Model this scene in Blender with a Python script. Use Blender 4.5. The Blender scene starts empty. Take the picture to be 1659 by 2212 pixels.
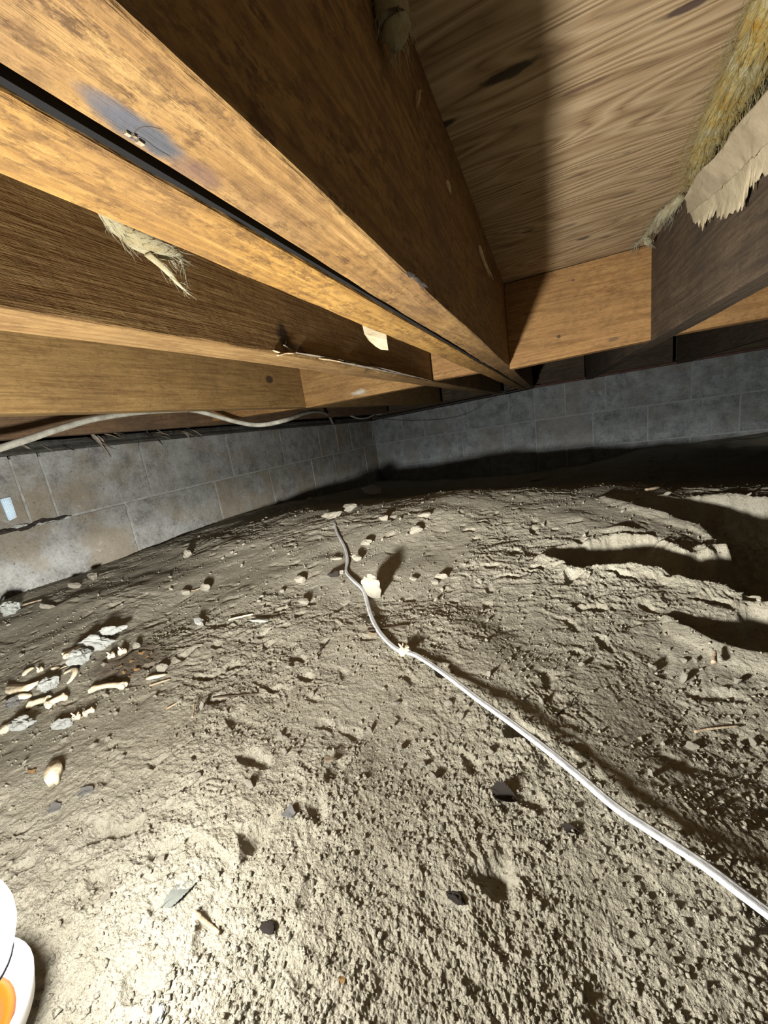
import bpy, bmesh, math, random
import numpy as np
from mathutils import Vector, Matrix, Euler

# ------------------------------------------------------------------ camera
F = 830.0; CX, CY = 829.5, 1106.0           # focal length and centre of the 1659 x 2212 frame
ZC = 0.32                                    # camera height over the scene's zero level
def _v(px, py):
    a = np.array([px-CX, -(py-CY), F]); return a/np.linalg.norm(a)
AY = _v(1190, 869)                           # where the joists run to
AX = -_v(-980, 1185); AX = AX-AX.dot(AY)*AY; AX /= np.linalg.norm(AX)
AZ = np.cross(AX, AY)
if AZ[1] < 0: AZ = -AZ
def ray(px, py):
    a = _v(px, py); return np.array([a@AX, a@AY, a@AZ])
def px_x(px, py, x): r = ray(px, py); return r*(x/r[0])
def px_y(px, py, y): r = ray(px, py); return r*(y/r[1])
def px_z(px, py, z): r = ray(px, py); return r*(z/r[2])

S = bpy.context.scene
COL = S.collection
cam_d = bpy.data.cameras.new('camera'); cam = bpy.data.objects.new('camera', cam_d); COL.objects.link(cam)
cam_d.sensor_fit = 'VERTICAL'; cam_d.sensor_height = 36; cam_d.lens = F/2212*36
cam_d.clip_start = 0.01; cam_d.clip_end = 60
right = Vector((AX[0], AY[0], AZ[0])); up = Vector((AX[1], AY[1], AZ[1])); back = -Vector((AX[2], AY[2], AZ[2]))
cam.matrix_world = Matrix(((right.x, up.x, back.x, 0), (right.y, up.y, back.y, 0), (right.z, up.z, back.z, ZC), (0, 0, 0, 1)))
S.camera = cam

# ------------------------------------------------------------------ world, lamp light, exposure
w = bpy.data.worlds.new('world'); S.world = w; w.use_nodes = True
w.node_tree.nodes['Background'].inputs[0].default_value = (0.82, 0.9, 1.0, 1)
w.node_tree.nodes['Background'].inputs[1].default_value = 0.03
S.view_settings.view_transform = 'Standard'; S.view_settings.look = 'None'
S.view_settings.gamma = 1; S.view_settings.use_curve_mapping = False
S.view_settings.exposure = 0.75

LAMP = px_z(-188, 2100, -0.190)               # centre of the lantern's globe
LAMP_POWER = 1.0
# (sine of elevation, relative intensity): made-up profile, sent mostly outwards to even out near and far floor
BEAM = [(-1, .04), (-.6, .054), (-.4, .085), (-.25, .20), (-.18, .37), (-.12, .66), (-.07, .90), (-.03, .76), (0, .56), (.05, .46), (.1, .455), (.2, .455), (.35, .36), (.5, .27), (.7, .178), (.85, .118), (1, .082)]

random.seed(7); rng = np.random.default_rng(7)

# ------------------------------------------------------------------ noise
_perm = np.concatenate([np.random.default_rng(3).permutation(512)]*2)
def _hash(ix, iy, iz): return _perm[(_perm[(_perm[ix & 511]+iy) & 511]+iz) & 511]
def noise3(x, y, z):
    x = np.asarray(x, float); y = np.asarray(y, float)+0*x; z = np.asarray(z, float)+0*x
    xi = np.floor(x).astype(np.int64); yi = np.floor(y).astype(np.int64); zi = np.floor(z).astype(np.int64)
    fx, fy, fz = x-xi, y-yi, z-zi
    u, v, t = [q*q*q*(q*(q*6-15)+10) for q in (fx, fy, fz)]
    out = 0
    for dx in (0, 1):
        for dy in (0, 1):
            for dz in (0, 1):
                hsh = _hash(xi+dx, yi+dy, zi+dz)
                a = hsh*0.7853981; b = (hsh >> 3)*0.5
                g = np.cos(a)*(fx-dx)+np.sin(a)*np.cos(b)*(fy-dy)+np.sin(a)*np.sin(b)*(fz-dz)
                out = out+g*(u if dx else 1-u)*(v if dy else 1-v)*(t if dz else 1-t)
    return out*1.6
def noise2(x, y, seed=0):
    x = np.asarray(x, float); y = np.asarray(y, float)+0*x
    xi = np.floor(x).astype(np.int64); yi = np.floor(y).astype(np.int64)
    fx, fy = x-xi, y-yi
    u, v = [q*q*q*(q*(q*6-15)+10) for q in (fx, fy)]
    out = 0
    for dx in (0, 1):
        for dy in (0, 1):
            a = _hash(xi+dx, yi+dy, np.int64(seed))*(2*math.pi/512)
            out = out+(np.cos(a)*(fx-dx)+np.sin(a)*(fy-dy))*(u if dx else 1-u)*(v if dy else 1-v)
    return out*1.5

# ------------------------------------------------------------------ object helpers
def tag(o, label, cat, group=None, kind=None):
    if label: o['label'] = label
    if cat: o['category'] = cat
    if group: o['group'] = group
    if kind: o['kind'] = kind
    return o
def mesh_from(name, verts, faces, smooth=True, tri=None):
    me = bpy.data.meshes.new(name)
    verts = np.asarray(verts, np.float32)
    if len(faces) == 0 or isinstance(faces, list):
        me.from_pydata([tuple(map(float, p)) for p in verts], [], faces)
    else:
        n, k = faces.shape
        me.vertices.add(len(verts)); me.vertices.foreach_set('co', verts.ravel())
        me.loops.add(n*k); me.loops.foreach_set('vertex_index', faces.astype(np.int32).ravel())
        me.polygons.add(n); me.polygons.foreach_set('loop_start', np.arange(0, n*k, k, dtype=np.int32))
        me.update(calc_edges=True); me.validate()
    if smooth: me.polygons.foreach_set('use_smooth', [True]*len(me.polygons))
    me.update()
    return me
def add(name, me, mat, parent=None, origin=None):
    """link a mesh given in camera-level coordinates; top-level ones get an origin of their own"""
    o = bpy.data.objects.new(name, me); COL.objects.link(o)
    if mat is not None: me.materials.clear(); me.materials.append(mat)
    if parent is not None:
        o.parent = parent
        off = parent.get('_o')
        if off is not None: me.transform(Matrix.Translation(-Vector(off)))
        o['_o'] = list(off) if off is not None else [0, 0, 0]
    else:
        if origin is None:
            n = len(me.vertices); co = np.empty(n*3, np.float32); me.vertices.foreach_get('co', co); co = co.reshape(-1, 3)
            lo, hi = co.min(0), co.max(0); origin = ((lo[0]+hi[0])/2, (lo[1]+hi[1])/2, lo[2])
        origin = [float(q) for q in origin]
        me.transform(Matrix.Translation(-Vector(origin)))
        o.location = (origin[0], origin[1], origin[2]+ZC); o['_o'] = origin
    return o
def empty(name, origin):
    o = bpy.data.objects.new(name, None); COL.objects.link(o); o.empty_display_size = .02
    origin = [float(q) for q in origin]
    o.location = (origin[0], origin[1], origin[2]+ZC); o['_o'] = origin
    return o
def box_mesh(name, lo, hi, bev=0.0, seg=1):
    bm = bmesh.new(); bmesh.ops.create_cube(bm, size=1)
    for v in bm.verts:
        v.co = Vector([lo[i]+(hi[i]-lo[i])*(v.co[i]+.5) for i in range(3)])
    if bev: bmesh.ops.bevel(bm, geom=list(bm.edges), offset=bev, segments=seg, affect='EDGES', profile=.6)
    me = bpy.data.meshes.new(name); bm.to_mesh(me); bm.free(); return me
def bm_mesh(name, bm, smooth=False):
    me = bpy.data.meshes.new(name); bmesh.ops.recalc_face_normals(bm, faces=list(bm.faces)); bm.to_mesh(me); bm.free()
    if smooth: me.polygons.foreach_set('use_smooth', [True]*len(me.polygons))
    return me
def hexa(name, p8, bev=0.0):
    """solid from 4 front corners (counter-clockwise) and 4 back corners"""
    bm = bmesh.new(); v = [bm.verts.new(tuple(map(float, p))) for p in p8]
    for f in ((0, 1, 2, 3), (7, 6, 5, 4), (0, 4, 5, 1), (1, 5, 6, 2), (2, 6, 7, 3), (3, 7, 4, 0)): bm.faces.new([v[i] for i in f])
    bmesh.ops.recalc_face_normals(bm, faces=list(bm.faces))
    if bev: bmesh.ops.bevel(bm, geom=list(bm.edges), offset=bev, segments=2, affect='EDGES', profile=.6)
    return bm_mesh(name, bm)
def catmull(pts, n):
    P = np.asarray(pts, float); P = np.vstack([2*P[0]-P[1], P, 2*P[-1]-P[-2]]); out = []
    for i in range(1, len(P)-2):
        t = np.linspace(0, 1, n, endpoint=False)[:, None]
        a, b, c, d = P[i-1], P[i], P[i+1], P[i+2]
        out.append(.5*((2*b)+(c-a)*t+(2*a-5*b+4*c-d)*t**2+(3*b-a-3*c+d)*t**3))
    out.append(P[-2][None]); return np.vstack(out)
def tube(path, rad, k=10, flat=1.0, upv=(0, 0, 1), ridge=0.0, cap=True):
    """verts/faces of a tube along path; rad scalar or per point; flat squeezes it along the second axis"""
    P = np.asarray(path, float); n = len(P); R = np.broadcast_to(np.asarray(rad, float), (n,))
    T = np.gradient(P, axis=0); T /= np.linalg.norm(T, axis=1)[:, None]+1e-9
    U = np.asarray(upv, float)[None]; A = np.cross(T, U); A /= np.linalg.norm(A, axis=1)[:, None]+1e-9; B = np.cross(A, T)
    th = np.arange(k)*2*math.pi/k
    rr = 1-ridge*np.exp(-((np.abs(np.cos(th)))/.28)**2)
    V = P[:, None]+R[:, None, None]*(np.cos(th)[None, :, None]*A[:, None]+(np.sin(th)*rr)[None, :, None]*B[:, None]*flat)
    V = V.reshape(-1, 3); Fc = []
    for i in range(n-1):
        for j in range(k):
            Fc.append([i*k+j, i*k+(j+1) % k, (i+1)*k+(j+1) % k, (i+1)*k+j])
    Fc = [tuple(q[::-1]) for q in Fc]
    if cap: Fc.append(tuple(range(k))); Fc.append(tuple(reversed(range((n-1)*k, n*k))))
    return V, Fc
def tube_obj(name, path, rad, mat, parent=None, **kw):
    V, Fc = tube(path, rad, **kw); return add(name, mesh_from(name, V, Fc), mat, parent)
def lathe(prof, c, axis, k=32):
    ax = Vector(axis).normalized(); a = ax.orthogonal().normalized(); b = ax.cross(a); V = []; Fc = []
    for r, h in prof:
        for j in range(k):
            t = 2*math.pi*j/k; V.append(tuple(Vector(c)+ax*h+(a*math.cos(t)+b*math.sin(t))*r))
    for i in range(len(prof)-1):
        for j in range(k): Fc.append((i*k+j, i*k+(j+1) % k, (i+1)*k+(j+1) % k, (i+1)*k+j))
    return V, Fc
def join_vf(parts):
    V = []; Fc = []; o = 0
    for v, f in parts:
        V.extend([tuple(p) for p in v]); Fc.extend([tuple(i+o for i in q) for q in f]); o += len(v)
    return V, Fc

# ------------------------------------------------------------------ material helpers
def new_mat(name, rough=.85):
    m = bpy.data.materials.new(name); m.use_nodes = True; nt = m.node_tree; b = nt.nodes['Principled BSDF']
    b.inputs['Roughness'].default_value = rough; b.inputs['Specular IOR Level'].default_value = .25
    return m, nt, b
def nd(nt, typ, **kw):
    n = nt.nodes.new(typ)
    for k, v in kw.items():
        if k.startswith('i_'):
            s = n.inputs[int(k[2:]) if k[2:].isdigit() else k[2:].replace('_', ' ')]
            if isinstance(v, bpy.types.NodeSocket): nt.links.new(v, s)
            else: s.default_value = v
        else: setattr(n, k, v)
    return n
def math_(nt, op, a, b=None, clamp=False):
    n = nd(nt, 'ShaderNodeMath', operation=op, use_clamp=clamp)
    for i, q in enumerate((a, b)):
        if q is None: continue
        if isinstance(q, bpy.types.NodeSocket): nt.links.new(q, n.inputs[i])
        else: n.inputs[i].default_value = q
    return n.outputs[0]
def vmath(nt, op, a, b):
    n = nd(nt, 'ShaderNodeVectorMath', operation=op)
    for i, q in enumerate((a, b)):
        if isinstance(q, bpy.types.NodeSocket): nt.links.new(q, n.inputs[i])
        elif op == 'SCALE' and i == 1: n.inputs['Scale'].default_value = q
        else: n.inputs[i].default_value = q
    return n.outputs['Value' if op in ('LENGTH', 'DOT_PRODUCT') else 0]
def ramp(nt, fac, stops, interp='LINEAR'):
    n = nd(nt, 'ShaderNodeValToRGB'); n.color_ramp.interpolation = interp; nt.links.new(fac, n.inputs[0])
    e = n.color_ramp.elements
    while len(e) < len(stops): e.new(.5)
    for q, (p, c) in zip(e, stops): q.position = p; q.color = (*c, 1) if len(c) == 3 else c
    return n.outputs[0]
def grey(v): return (v, v, v)
def mix(nt, fac, a, b, blend='MIX'):
    n = nd(nt, 'ShaderNodeMix', data_type='RGBA', blend_type=blend)
    for i, q in ((0, fac), (6, a), (7, b)):
        s = n.inputs[i]
        if isinstance(q, bpy.types.NodeSocket): nt.links.new(q, s)
        elif i == 0: s.default_value = q
        else: s.default_value = (*q, 1)
    return n.outputs[2]
def noise_n(nt, vec, scale, detail=5, rough=.6, dist=0.0):
    return nd(nt, 'ShaderNodeTexNoise', i_Vector=vec, i_Scale=scale, i_Detail=float(detail), i_Roughness=rough, i_Distortion=dist).outputs[0]
def world_pos(nt):
    p = nd(nt, 'ShaderNodeNewGeometry').outputs['Position']
    return vmath(nt, 'SUBTRACT', p, (0, 0, ZC))
def obj_pos(nt, rnd=7.0):
    tc = nd(nt, 'ShaderNodeTexCoord').outputs['Object']; oi = nd(nt, 'ShaderNodeObjectInfo').outputs['Random']
    off = math_(nt, 'MULTIPLY', oi, rnd); cmb = nd(nt, 'ShaderNodeCombineXYZ')
    for i in range(3): nt.links.new(off, cmb.inputs[i])
    return vmath(nt, 'ADD', tc, cmb.outputs[0]), oi
def ellipse(nt, pos, c, r, soft=.5, wob=.35, wscale=60):
    """mask of a blotch with a wobbly rim around c (r: radii)"""
    nz = nd(nt, 'ShaderNodeTexNoise', i_Vector=pos, i_Scale=float(wscale), i_Detail=3.0).outputs[0]
    d = vmath(nt, 'DIVIDE', vmath(nt, 'SUBTRACT', pos, tuple(map(float, c))), tuple(map(float, r)))
    ln = vmath(nt, 'LENGTH', d, (0, 0, 0))
    ln = math_(nt, 'ADD', ln, math_(nt, 'MULTIPLY', math_(nt, 'SUBTRACT', nz, .5), wob*2))
    mr = nd(nt, 'ShaderNodeMapRange', interpolation_type='SMOOTHSTEP'); nt.links.new(ln, mr.inputs[0])
    mr.inputs[1].default_value = 1.0; mr.inputs[2].default_value = 1.0-soft; mr.inputs[3].default_value = 0; mr.inputs[4].default_value = 1
    return mr.outputs[0]
def bump(nt, b, hgt, dist, strength=1.0, prev=None):
    n = nd(nt, 'ShaderNodeBump', i_Strength=strength, i_Distance=dist); nt.links.new(hgt, n.inputs['Height'])
    if prev is not None: nt.links.new(prev, n.inputs['Normal'])
    nt.links.new(n.outputs[0], b.inputs['Normal']); return n.outputs[0]
WD = .43
def wood(name, axis, light, mid, dark, rings=9.0, grime=.35, grime_col=(.10, .07, .05), stains=(), rough=.75, bmp=.0006, mott=.55):
    """sawn timber: fibres stretched along axis, ring bands, grime and blotches"""
    light, mid, dark, grime_col = [(c[0]*WD*1.08, c[1]*WD, c[2]*WD*.85) for c in (light, mid, dark, grime_col)]
    m, nt, b = new_mat(name, rough); P, oi = obj_pos(nt)
    sc = [1.0, 1.0, 1.0]; sc[axis] = .055
    st = vmath(nt, 'MULTIPLY', P, tuple(sc))
    warp = nd(nt, 'ShaderNodeTexNoise', i_Vector=st, i_Scale=9.0, i_Detail=2.0).outputs['Color']
    st2 = vmath(nt, 'ADD', st, vmath(nt, 'SCALE', vmath(nt, 'SUBTRACT', warp, (.5, .5, .5)), .10))
    ring = noise_n(nt, st2, rings*6, 2, .5)
    ring = math_(nt, 'FRACT', math_(nt, 'MULTIPLY', ring, 6.0))
    tri_ = math_(nt, 'ABSOLUTE', math_(nt, 'SUBTRACT', ring, .45))
    fib = noise_n(nt, st, 260, 4, .7)
    blot = noise_n(nt, P, 9, 4, .65)
    fac = math_(nt, 'ADD', math_(nt, 'MULTIPLY', tri_, .55), math_(nt, 'MULTIPLY', fib, .75))
    col = ramp(nt, fac, [(.18, dark), (.46, mid), (.78, light)])
    gm = ramp(nt, blot, [(.42, grey(0)), (.68, grey(1))])
    col = mix(nt, math_(nt, 'MULTIPLY', gm, grime), col, grime_col)
    ps = vmath(nt, 'MULTIPLY', P, tuple(1 if i != axis else .45 for i in range(3)))
    sp = ramp(nt, noise_n(nt, ps, 190, 7, .8), [(.46, grey(0)), (.58, grey(1))])
    big = ramp(nt, noise_n(nt, ps, 45, 5, .7), [(.36, grey(.08)), (.6, grey(1))])
    col = mix(nt, math_(nt, 'MULTIPLY', math_(nt, 'MULTIPLY', sp, big), mott), col, tuple(q*.8 for q in dark))
    lt = ramp(nt, noise_n(nt, ps, 120, 6, .8, .5), [(.60, grey(0)), (.70, grey(1))])
    col = mix(nt, math_(nt, 'MULTIPLY', lt, mott*.55), col, tuple(min(1, q*1.12) for q in light))
    W = world_pos(nt) if stains else None
    for c, r, colr, amt, soft, wob in stains:
        col = mix(nt, math_(nt, 'MULTIPLY', ellipse(nt, W, c, r, soft, wob), amt), col, colr)
    nt.links.new(col, b.inputs['Base Color'])
    h = math_(nt, 'ADD', math_(nt, 'MULTIPLY', fib, 1.0), math_(nt, 'MULTIPLY', noise_n(nt, P, 60, 5, .7), .8))
    bump(nt, b, h, bmp*3, .8)
    return m
def simple(name, c1, c2, scale=30, rough=.85, bd=.001, sss=0, detail=6, rnd=7.0):
    m, nt, b = new_mat(name, rough); P, oi = obj_pos(nt, rnd)
    n = noise_n(nt, P, scale, detail, .65)
    col = ramp(nt, n, [(.34, c1), (.66, c2)])
    nt.links.new(col, b.inputs['Base Color'])
    if bd: bump(nt, b, noise_n(nt, P, scale*3, 6, .7), bd*2, .9)
    return m

# ------------------------------------------------------------------ ground: height of the dirt (camera level = 0)
H = .098                                      # underside of the joists
CEIL = .284                                   # underside of the plywood
XL = -1.40                                    # left wall face
def back_y(x):                                # back wall: short turned stretch, then the long one past the jog
    x = np.asarray(x, float)
    return np.where(x < -.10, 3.08+(x+1.40)*(-.28/1.30), 2.74-(x+.10)*.05)
_ctl = np.array([
 (-.3, .05, -.305), (0, .1, -.305), (.2, .2, -.30), (-.15, .3, -.30), (-.6, .15, -.306), (-1, .3, -.306), (-1.4, .4, -.314), (-1.4, 1, -.318),
 (-1.4, 1.6, -.325), (-1.4, 2.3, -.40), (-1.4, 3, -.45), (-.3, .6, -.287), (-.7, .7, -.284), (-.2, .9, -.26), (.15, .8, -.275), (-.5, 1.05, -.243), (-.25, 1.13, -.228),
 (.1, 1.12, -.243), (.4, 1.12, -.258), (-.8, 1.17, -.262), (-1.1, 1.25, -.288), (-.4, 1.6, -.335), (-.75, 1.8, -.375), (0, 1.65, -.34), (.45, 1.6, -.33),
 (-.5, 2.4, -.43), (0, 2.4, -.41), (.6, 2.3, -.37), (-.9, 2.8, -.46), (0, 2.8, -.43), (.5, 2.75, -.345), (1, 2.7, -.31), (1.2, 1.8, -.30),
 (.3, .6, -.288), (.5, .8, -.29), (.8, 1, -.288), (.4, .3, -.30), (.8, .4, -.30), (1.5, 1, -.30), (-1.4, -.6, -.31), (0, -.6, -.305), (1, -.6, -.30), (2, .2, -.3), (2, 2.6, -.3)])
def _tps(r2): return .5*r2*np.log(r2+1e-9)
_d2 = ((_ctl[:, None, :2]-_ctl[None, :, :2])**2).sum(-1); _n = len(_ctl)
_A = np.zeros((_n+3, _n+3)); _A[:_n, :_n] = _tps(_d2)+np.eye(_n)*2e-3; _A[:_n, _n] = 1; _A[:_n, _n+1:] = _ctl[:, :2]; _A[_n:, :_n] = _A[:_n, _n:].T
_wt = np.linalg.solve(_A, np.concatenate([_ctl[:, 2], [0, 0, 0]]))
def base_h(x, y):
    out = _wt[_n]+_wt[_n+1]*x+_wt[_n+2]*y
    for i in range(_n): out = out+_wt[i]*_tps((x-_ctl[i, 0])**2+(y-_ctl[i, 1])**2)
    return out
def poly_sd(x, y, poly):                      # signed distance, negative inside
    d = np.full(np.shape(x), 1e9); ins = np.zeros(np.shape(x), bool); n = len(poly)
    for i in range(n):
        ax, ay = poly[i]; bx, by = poly[(i+1) % n]
        ex, ey = bx-ax, by-ay; t = np.clip(((x-ax)*ex+(y-ay)*ey)/(ex*ex+ey*ey), 0, 1)
        d = np.minimum(d, np.hypot(x-ax-t*ex, y-ay-t*ey))
        c = ((ay > y) != (by > y)) & (x < (bx-ax)*(y-ay)/(by-ay+1e-12)+ax); ins ^= c
    return np.where(ins, -d, d)
def _pp(lst, z): return [tuple(px_z(a, b, z)[:2]) for a, b in lst]
HOLLOWS = [  # (outline of a hollow, depth, width of the near slope, width of the far slope)
 (_pp([(1290, 1097), (1350, 1086), (1500, 1082), (1640, 1082), (1740, 1092), (1830, 1120), (1880, 1175), (1870, 1240), (1790, 1290), (1700, 1300), (1640, 1285), (1540, 1262), (1430, 1236), (1230, 1231), (1160, 1200), (1230, 1172), (1330, 1160), (1420, 1163), (1470, 1180), (1545, 1180), (1545, 1160), (1500, 1142), (1400, 1126)], -.276), .075, .026, .06),
 (_pp([(1440, 1332), (1480, 1310), (1560, 1318), (1640, 1308), (1740, 1325), (1830, 1370), (1850, 1430), (1770, 1455), (1659, 1428), (1540, 1390)], -.29), .06, .02, .05)]
BUMPS = [(*px_z(1385, 1188, -.285)[:2], .05, .018, .010), (*px_z(1345, 1160, -.28)[:2], .025, .012, .008), (*px_z(1530, 1188, -.28)[:2], .02, .012, .008),
         (*px_z(1150, 1000, -.33)[:2], .14, .06, .02)]
def ground(x, y, fine=True):
    x = np.asarray(x, float); y = np.asarray(y, float)
    h = base_h(x, y)
    wx = x+.016*noise2(x*14, y*14, 5)+.005*noise2(x*45, y*45, 15); wy = y+.016*noise2(x*14+9, y*14, 6)+.005*noise2(x*45, y*45, 16)
    lx, ly = x-LAMP[0], y-LAMP[1]; ll = np.hypot(lx, ly)+1e-6
    for poly, dep, wd, wf in HOLLOWS:             # steep on the side towards the lantern, gentle beyond
        sd = poly_sd(wx, wy, poly); t = np.clip(-sd/wd, 0, 1); q = np.clip(.12-poly_sd(wx+lx/ll*wf*.5, wy+ly/ll*wf*.5, poly)/wf, 0, 1)
        h = h-dep*t*t*(3-2*t)*q*(2-q)+.008*np.exp(-(np.maximum(sd, 0)/.022)**2)*np.exp(-(np.minimum(sd, 0)/.01)**2)*np.clip(-poly_sd(wx+lx/ll*.035, wy+ly/ll*.035, poly)/.012, 0, 1)+t*(.009*noise2(x*24, y*24, 60)+.006*np.abs(noise2(x*52, y*52, 61))+.003*noise2(x*110, y*110, 62))
    for bx, by, rx, ry, hh in BUMPS: h = h+hh*np.exp(-(((wx-bx)/rx)**2+((wy-by)/ry)**2)**1.5)
    rgh = np.clip(.62+1.1*noise2(x*3.6, y*3.6, 8)+.5*noise2(x*11, y*11, 18)+.2*np.clip((x+.2)*4, 0, 1), .22, 1.4)
    h = h+.010*noise2(x*5, y*5, 1)+.0034*noise2(x*13, y*13, 2)
    if fine:
        b1 = np.abs(noise2(x*26, y*26, 3)); b2 = np.abs(noise2(x*58+3*noise2(x*20, y*20, 30), y*58, 4))
        h = h+rgh*(.0036*(.35-b1)+.0026*(.35-b2))
        n5 = noise2(x*120+.8*noise2(x*60, y*60, 31), y*120, 9)
        h = h+rgh*(.0010*np.abs(n5)+.0007*noise2(x*250, y*250, 10)+.0007*noise2(x*480, y*480, 11)+.0005*noise2(x*820, y*820, 12))
        pit = noise2(x*33+40, y*33, 21); h = h-rgh*.007*np.clip(pit-.42, 0, 1)/.3
    return h
def gz(x, y): return float(ground(np.array([x]), np.array([y]))[0])
def gpix(px, py):
    r = ray(px, py); z = -.29
    for _ in range(14):
        p = r*(z/r[2]); zn = float(base_h(p[0], p[1])) if _ < 6 else gz(p[0], p[1]); z = .5*z+.5*zn
    p = r*(z/r[2]); return np.array([p[0], p[1], gz(p[0], p[1])])

m_dirt, nt, b = new_mat('dry_dirt', .95)
P = world_pos(nt)
n1 = noise_n(nt, P, 6, 5, .6); n2 = noise_n(nt, P, 60, 6, .7); n3 = noise_n(nt, P, 420, 4, .7)
col = ramp(nt, math_(nt, 'ADD', math_(nt, 'MULTIPLY', n1, .5), math_(nt, 'MULTIPLY', n2, .5)), [(.32, (.32, .288, .215)), (.5, (.42, .388, .30)), (.68, (.50, .468, .38))])
col = mix(nt, ramp(nt, n3, [(.30, grey(.55)), (.42, grey(0))]), col, (.16, .13, .10))
blk = ramp(nt, noise_n(nt, P, 260, 5, .8), [(.585, grey(0)), (.65, grey(.85))])
col = mix(nt, blk, col, (.13, .10, .075))
rot = px_z(290, 1440, -.31)
col = mix(nt, math_(nt, 'MULTIPLY', ellipse(nt, P, rot, (.10, .07, .2), .8, .5, 40), .8), col, (.10, .068, .04))
nt.links.new(col, b.inputs['Base Color'])
pv = bump(nt, b, noise_n(nt, P, 900, 5, .8), .0024, 1.0)
pv = bump(nt, b, noise_n(nt, P, 330, 5, .75), .0055, .8, pv)
bump(nt, b, noise_n(nt, P, 120, 4, .7), .0085, .6, pv)

# polar mesh: fine where the ground is near, coarser far off
NR = 1080
az = np.radians(np.concatenate([np.linspace(-180, -94, 70, endpoint=False), np.linspace(-94, 34, 900, endpoint=False), np.linspace(34, 180, 120)])); NA = len(az); rr = np.concatenate([[.001, .005, .012, .02, .03, .04], .05*np.exp(np.linspace(0, math.log(4.2/.05), NR-6))])
R_, A_ = np.meshgrid(rr, az, indexing='ij')
X = R_*np.sin(A_); Yg = R_*np.cos(A_)
X = np.clip(X, XL-.03, 2.4); Yg = np.clip(Yg, -1.2, back_y(X)+.04)
Zg = ground(X.ravel(), Yg.ravel())
V = np.stack([X.ravel(), Yg.ravel(), Zg], 1)
idx = np.arange(NR*NA).reshape(NR, NA)
Fq = np.stack([idx[:-1, :-1], idx[:-1, 1:], idx[1:, 1:], idx[1:, :-1]], -1).reshape(-1, 4)[:, ::-1]
xx = X.ravel()[Fq]; yy = Yg.ravel()[Fq]
area = np.abs((xx[:, 2]-xx[:, 0])*(yy[:, 3]-yy[:, 1])-(xx[:, 3]-xx[:, 1])*(yy[:, 2]-yy[:, 0]))
Fq = Fq[area > 1e-10]
floor = add('floor', mesh_from('floor', V, Fq), m_dirt, None, (0, 0, -.32)); floor['kind'] = 'structure'
floor['label'] = 'uneven dry tan dirt floor of the crawl space'

# ------------------------------------------------------------------ block walls
def block_mat(name, c_lo, c_mid, c_hi, brown, amt):
    m, nt, b = new_mat(name, .92); P, oi = obj_pos(nt, 11.0); W = world_pos(nt)
    n = math_(nt, 'ADD', math_(nt, 'MULTIPLY', noise_n(nt, P, 16, 6, .65), .6), math_(nt, 'MULTIPLY', noise_n(nt, P, 130, 5, .7), .4))
    col = ramp(nt, n, [(.38, tuple(q*.8 for q in c_lo)), (.5, c_mid), (.62, c_hi)])
    st = ramp(nt, math_(nt, 'ADD', noise_n(nt, W, 5, 4, .6), math_(nt, 'MULTIPLY', math_(nt, 'SUBTRACT', oi, .5), .14)), [(.46, grey(0)), (.62, grey(1))])
    col = mix(nt, math_(nt, 'MULTIPLY', st, amt), col, brown)
    pale = ramp(nt, noise_n(nt, W, 24, 5, .7, .4), [(.62, grey(0)), (.72, grey(1))])
    col = mix(nt, math_(nt, 'MULTIPLY', pale, .5), col, (.50, .50, .46))
    pit = ramp(nt, noise_n(nt, P, 120, 3, .6), [(.66, grey(0)), (.70, grey(1))])
    col = mix(nt, math_(nt, 'MULTIPLY', pit, .7), col, (.03, .03, .03))
    col = mix(nt, .25, col, ramp(nt, oi, [(0, (.55, .52, .46)), (1, (1, 1, 1))]), 'MULTIPLY')
    nt.links.new(col, b.inputs['Base Color'])
    pv = bump(nt, b, noise_n(nt, P, 260, 6, .75), .0022, .8)
    bump(nt, b, noise_n(nt, P, 28, 4, .6), .006, .5, pv)
    return m
m_blk = block_mat('concrete_block', (.20, .197, .182), (.29, .29, .272), (.385, .39, .375), (.25, .205, .14), .7)
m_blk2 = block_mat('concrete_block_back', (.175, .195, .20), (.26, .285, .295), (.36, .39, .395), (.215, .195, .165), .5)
m_mort = simple('mortar', (.27, .27, .255), (.46, .46, .43), 60, .95, .002)
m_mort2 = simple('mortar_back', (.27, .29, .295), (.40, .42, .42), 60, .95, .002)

def wall(name, A, B, ztop, courses, recess, mblk, mmort, depth=.19):
    """A, B: floor-plan ends of the face; ztop(u): top of the wall; courses: list of lists of joint positions along u"""
    A = np.array(A, float); B = np.array(B, float); L = np.linalg.norm(B-A); t = (B-A)/L; nrm = np.array([t[1], -t[0]])
    if nrm @ (-(A+B)/2) < 0: nrm = -nrm
    def pt(u, z, d): q = A+t*u-nrm*d; return (q[0], q[1], z)
    z0 = -.75
    core = hexa(name, [pt(0, z0, recess), pt(L, z0, recess), pt(L, ztop(L)-.002, recess), pt(0, ztop(0)-.002, recess),
                       pt(0, z0, depth), pt(L, z0, depth), pt(L, ztop(L)-.002, depth), pt(0, ztop(0)-.002, depth)])
    o = add(name, core, mmort); o['kind'] = 'structure'
    for ci, js in enumerate(courses):
        for u0, u1 in zip(js[:-1], js[1:]):
            g = .0036; d = random.uniform(-.0012, .0012); p8 = []
            for dd in (d, recess+.012):
                for (u, k) in ((u0+g, 1), (u1-g, 1), (u1-g, 0), (u0+g, 0)):
                    zt = ztop(u)-.203*(ci+k)-(g if k == 0 and ci else 0)+(g if k == 1 else 0)+random.uniform(-.0008, .0008)
                    p8.append(pt(u, zt, dd))
            add('concrete_block', hexa('concrete_block', p8, .0028), mblk, o)
    return o
def top_l(u): y = u-.6; return .060+.012*np.exp(-((y-1.2)/1.2)**2)
def yl(px, py): return px_x(px, py, XL)[1]
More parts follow.
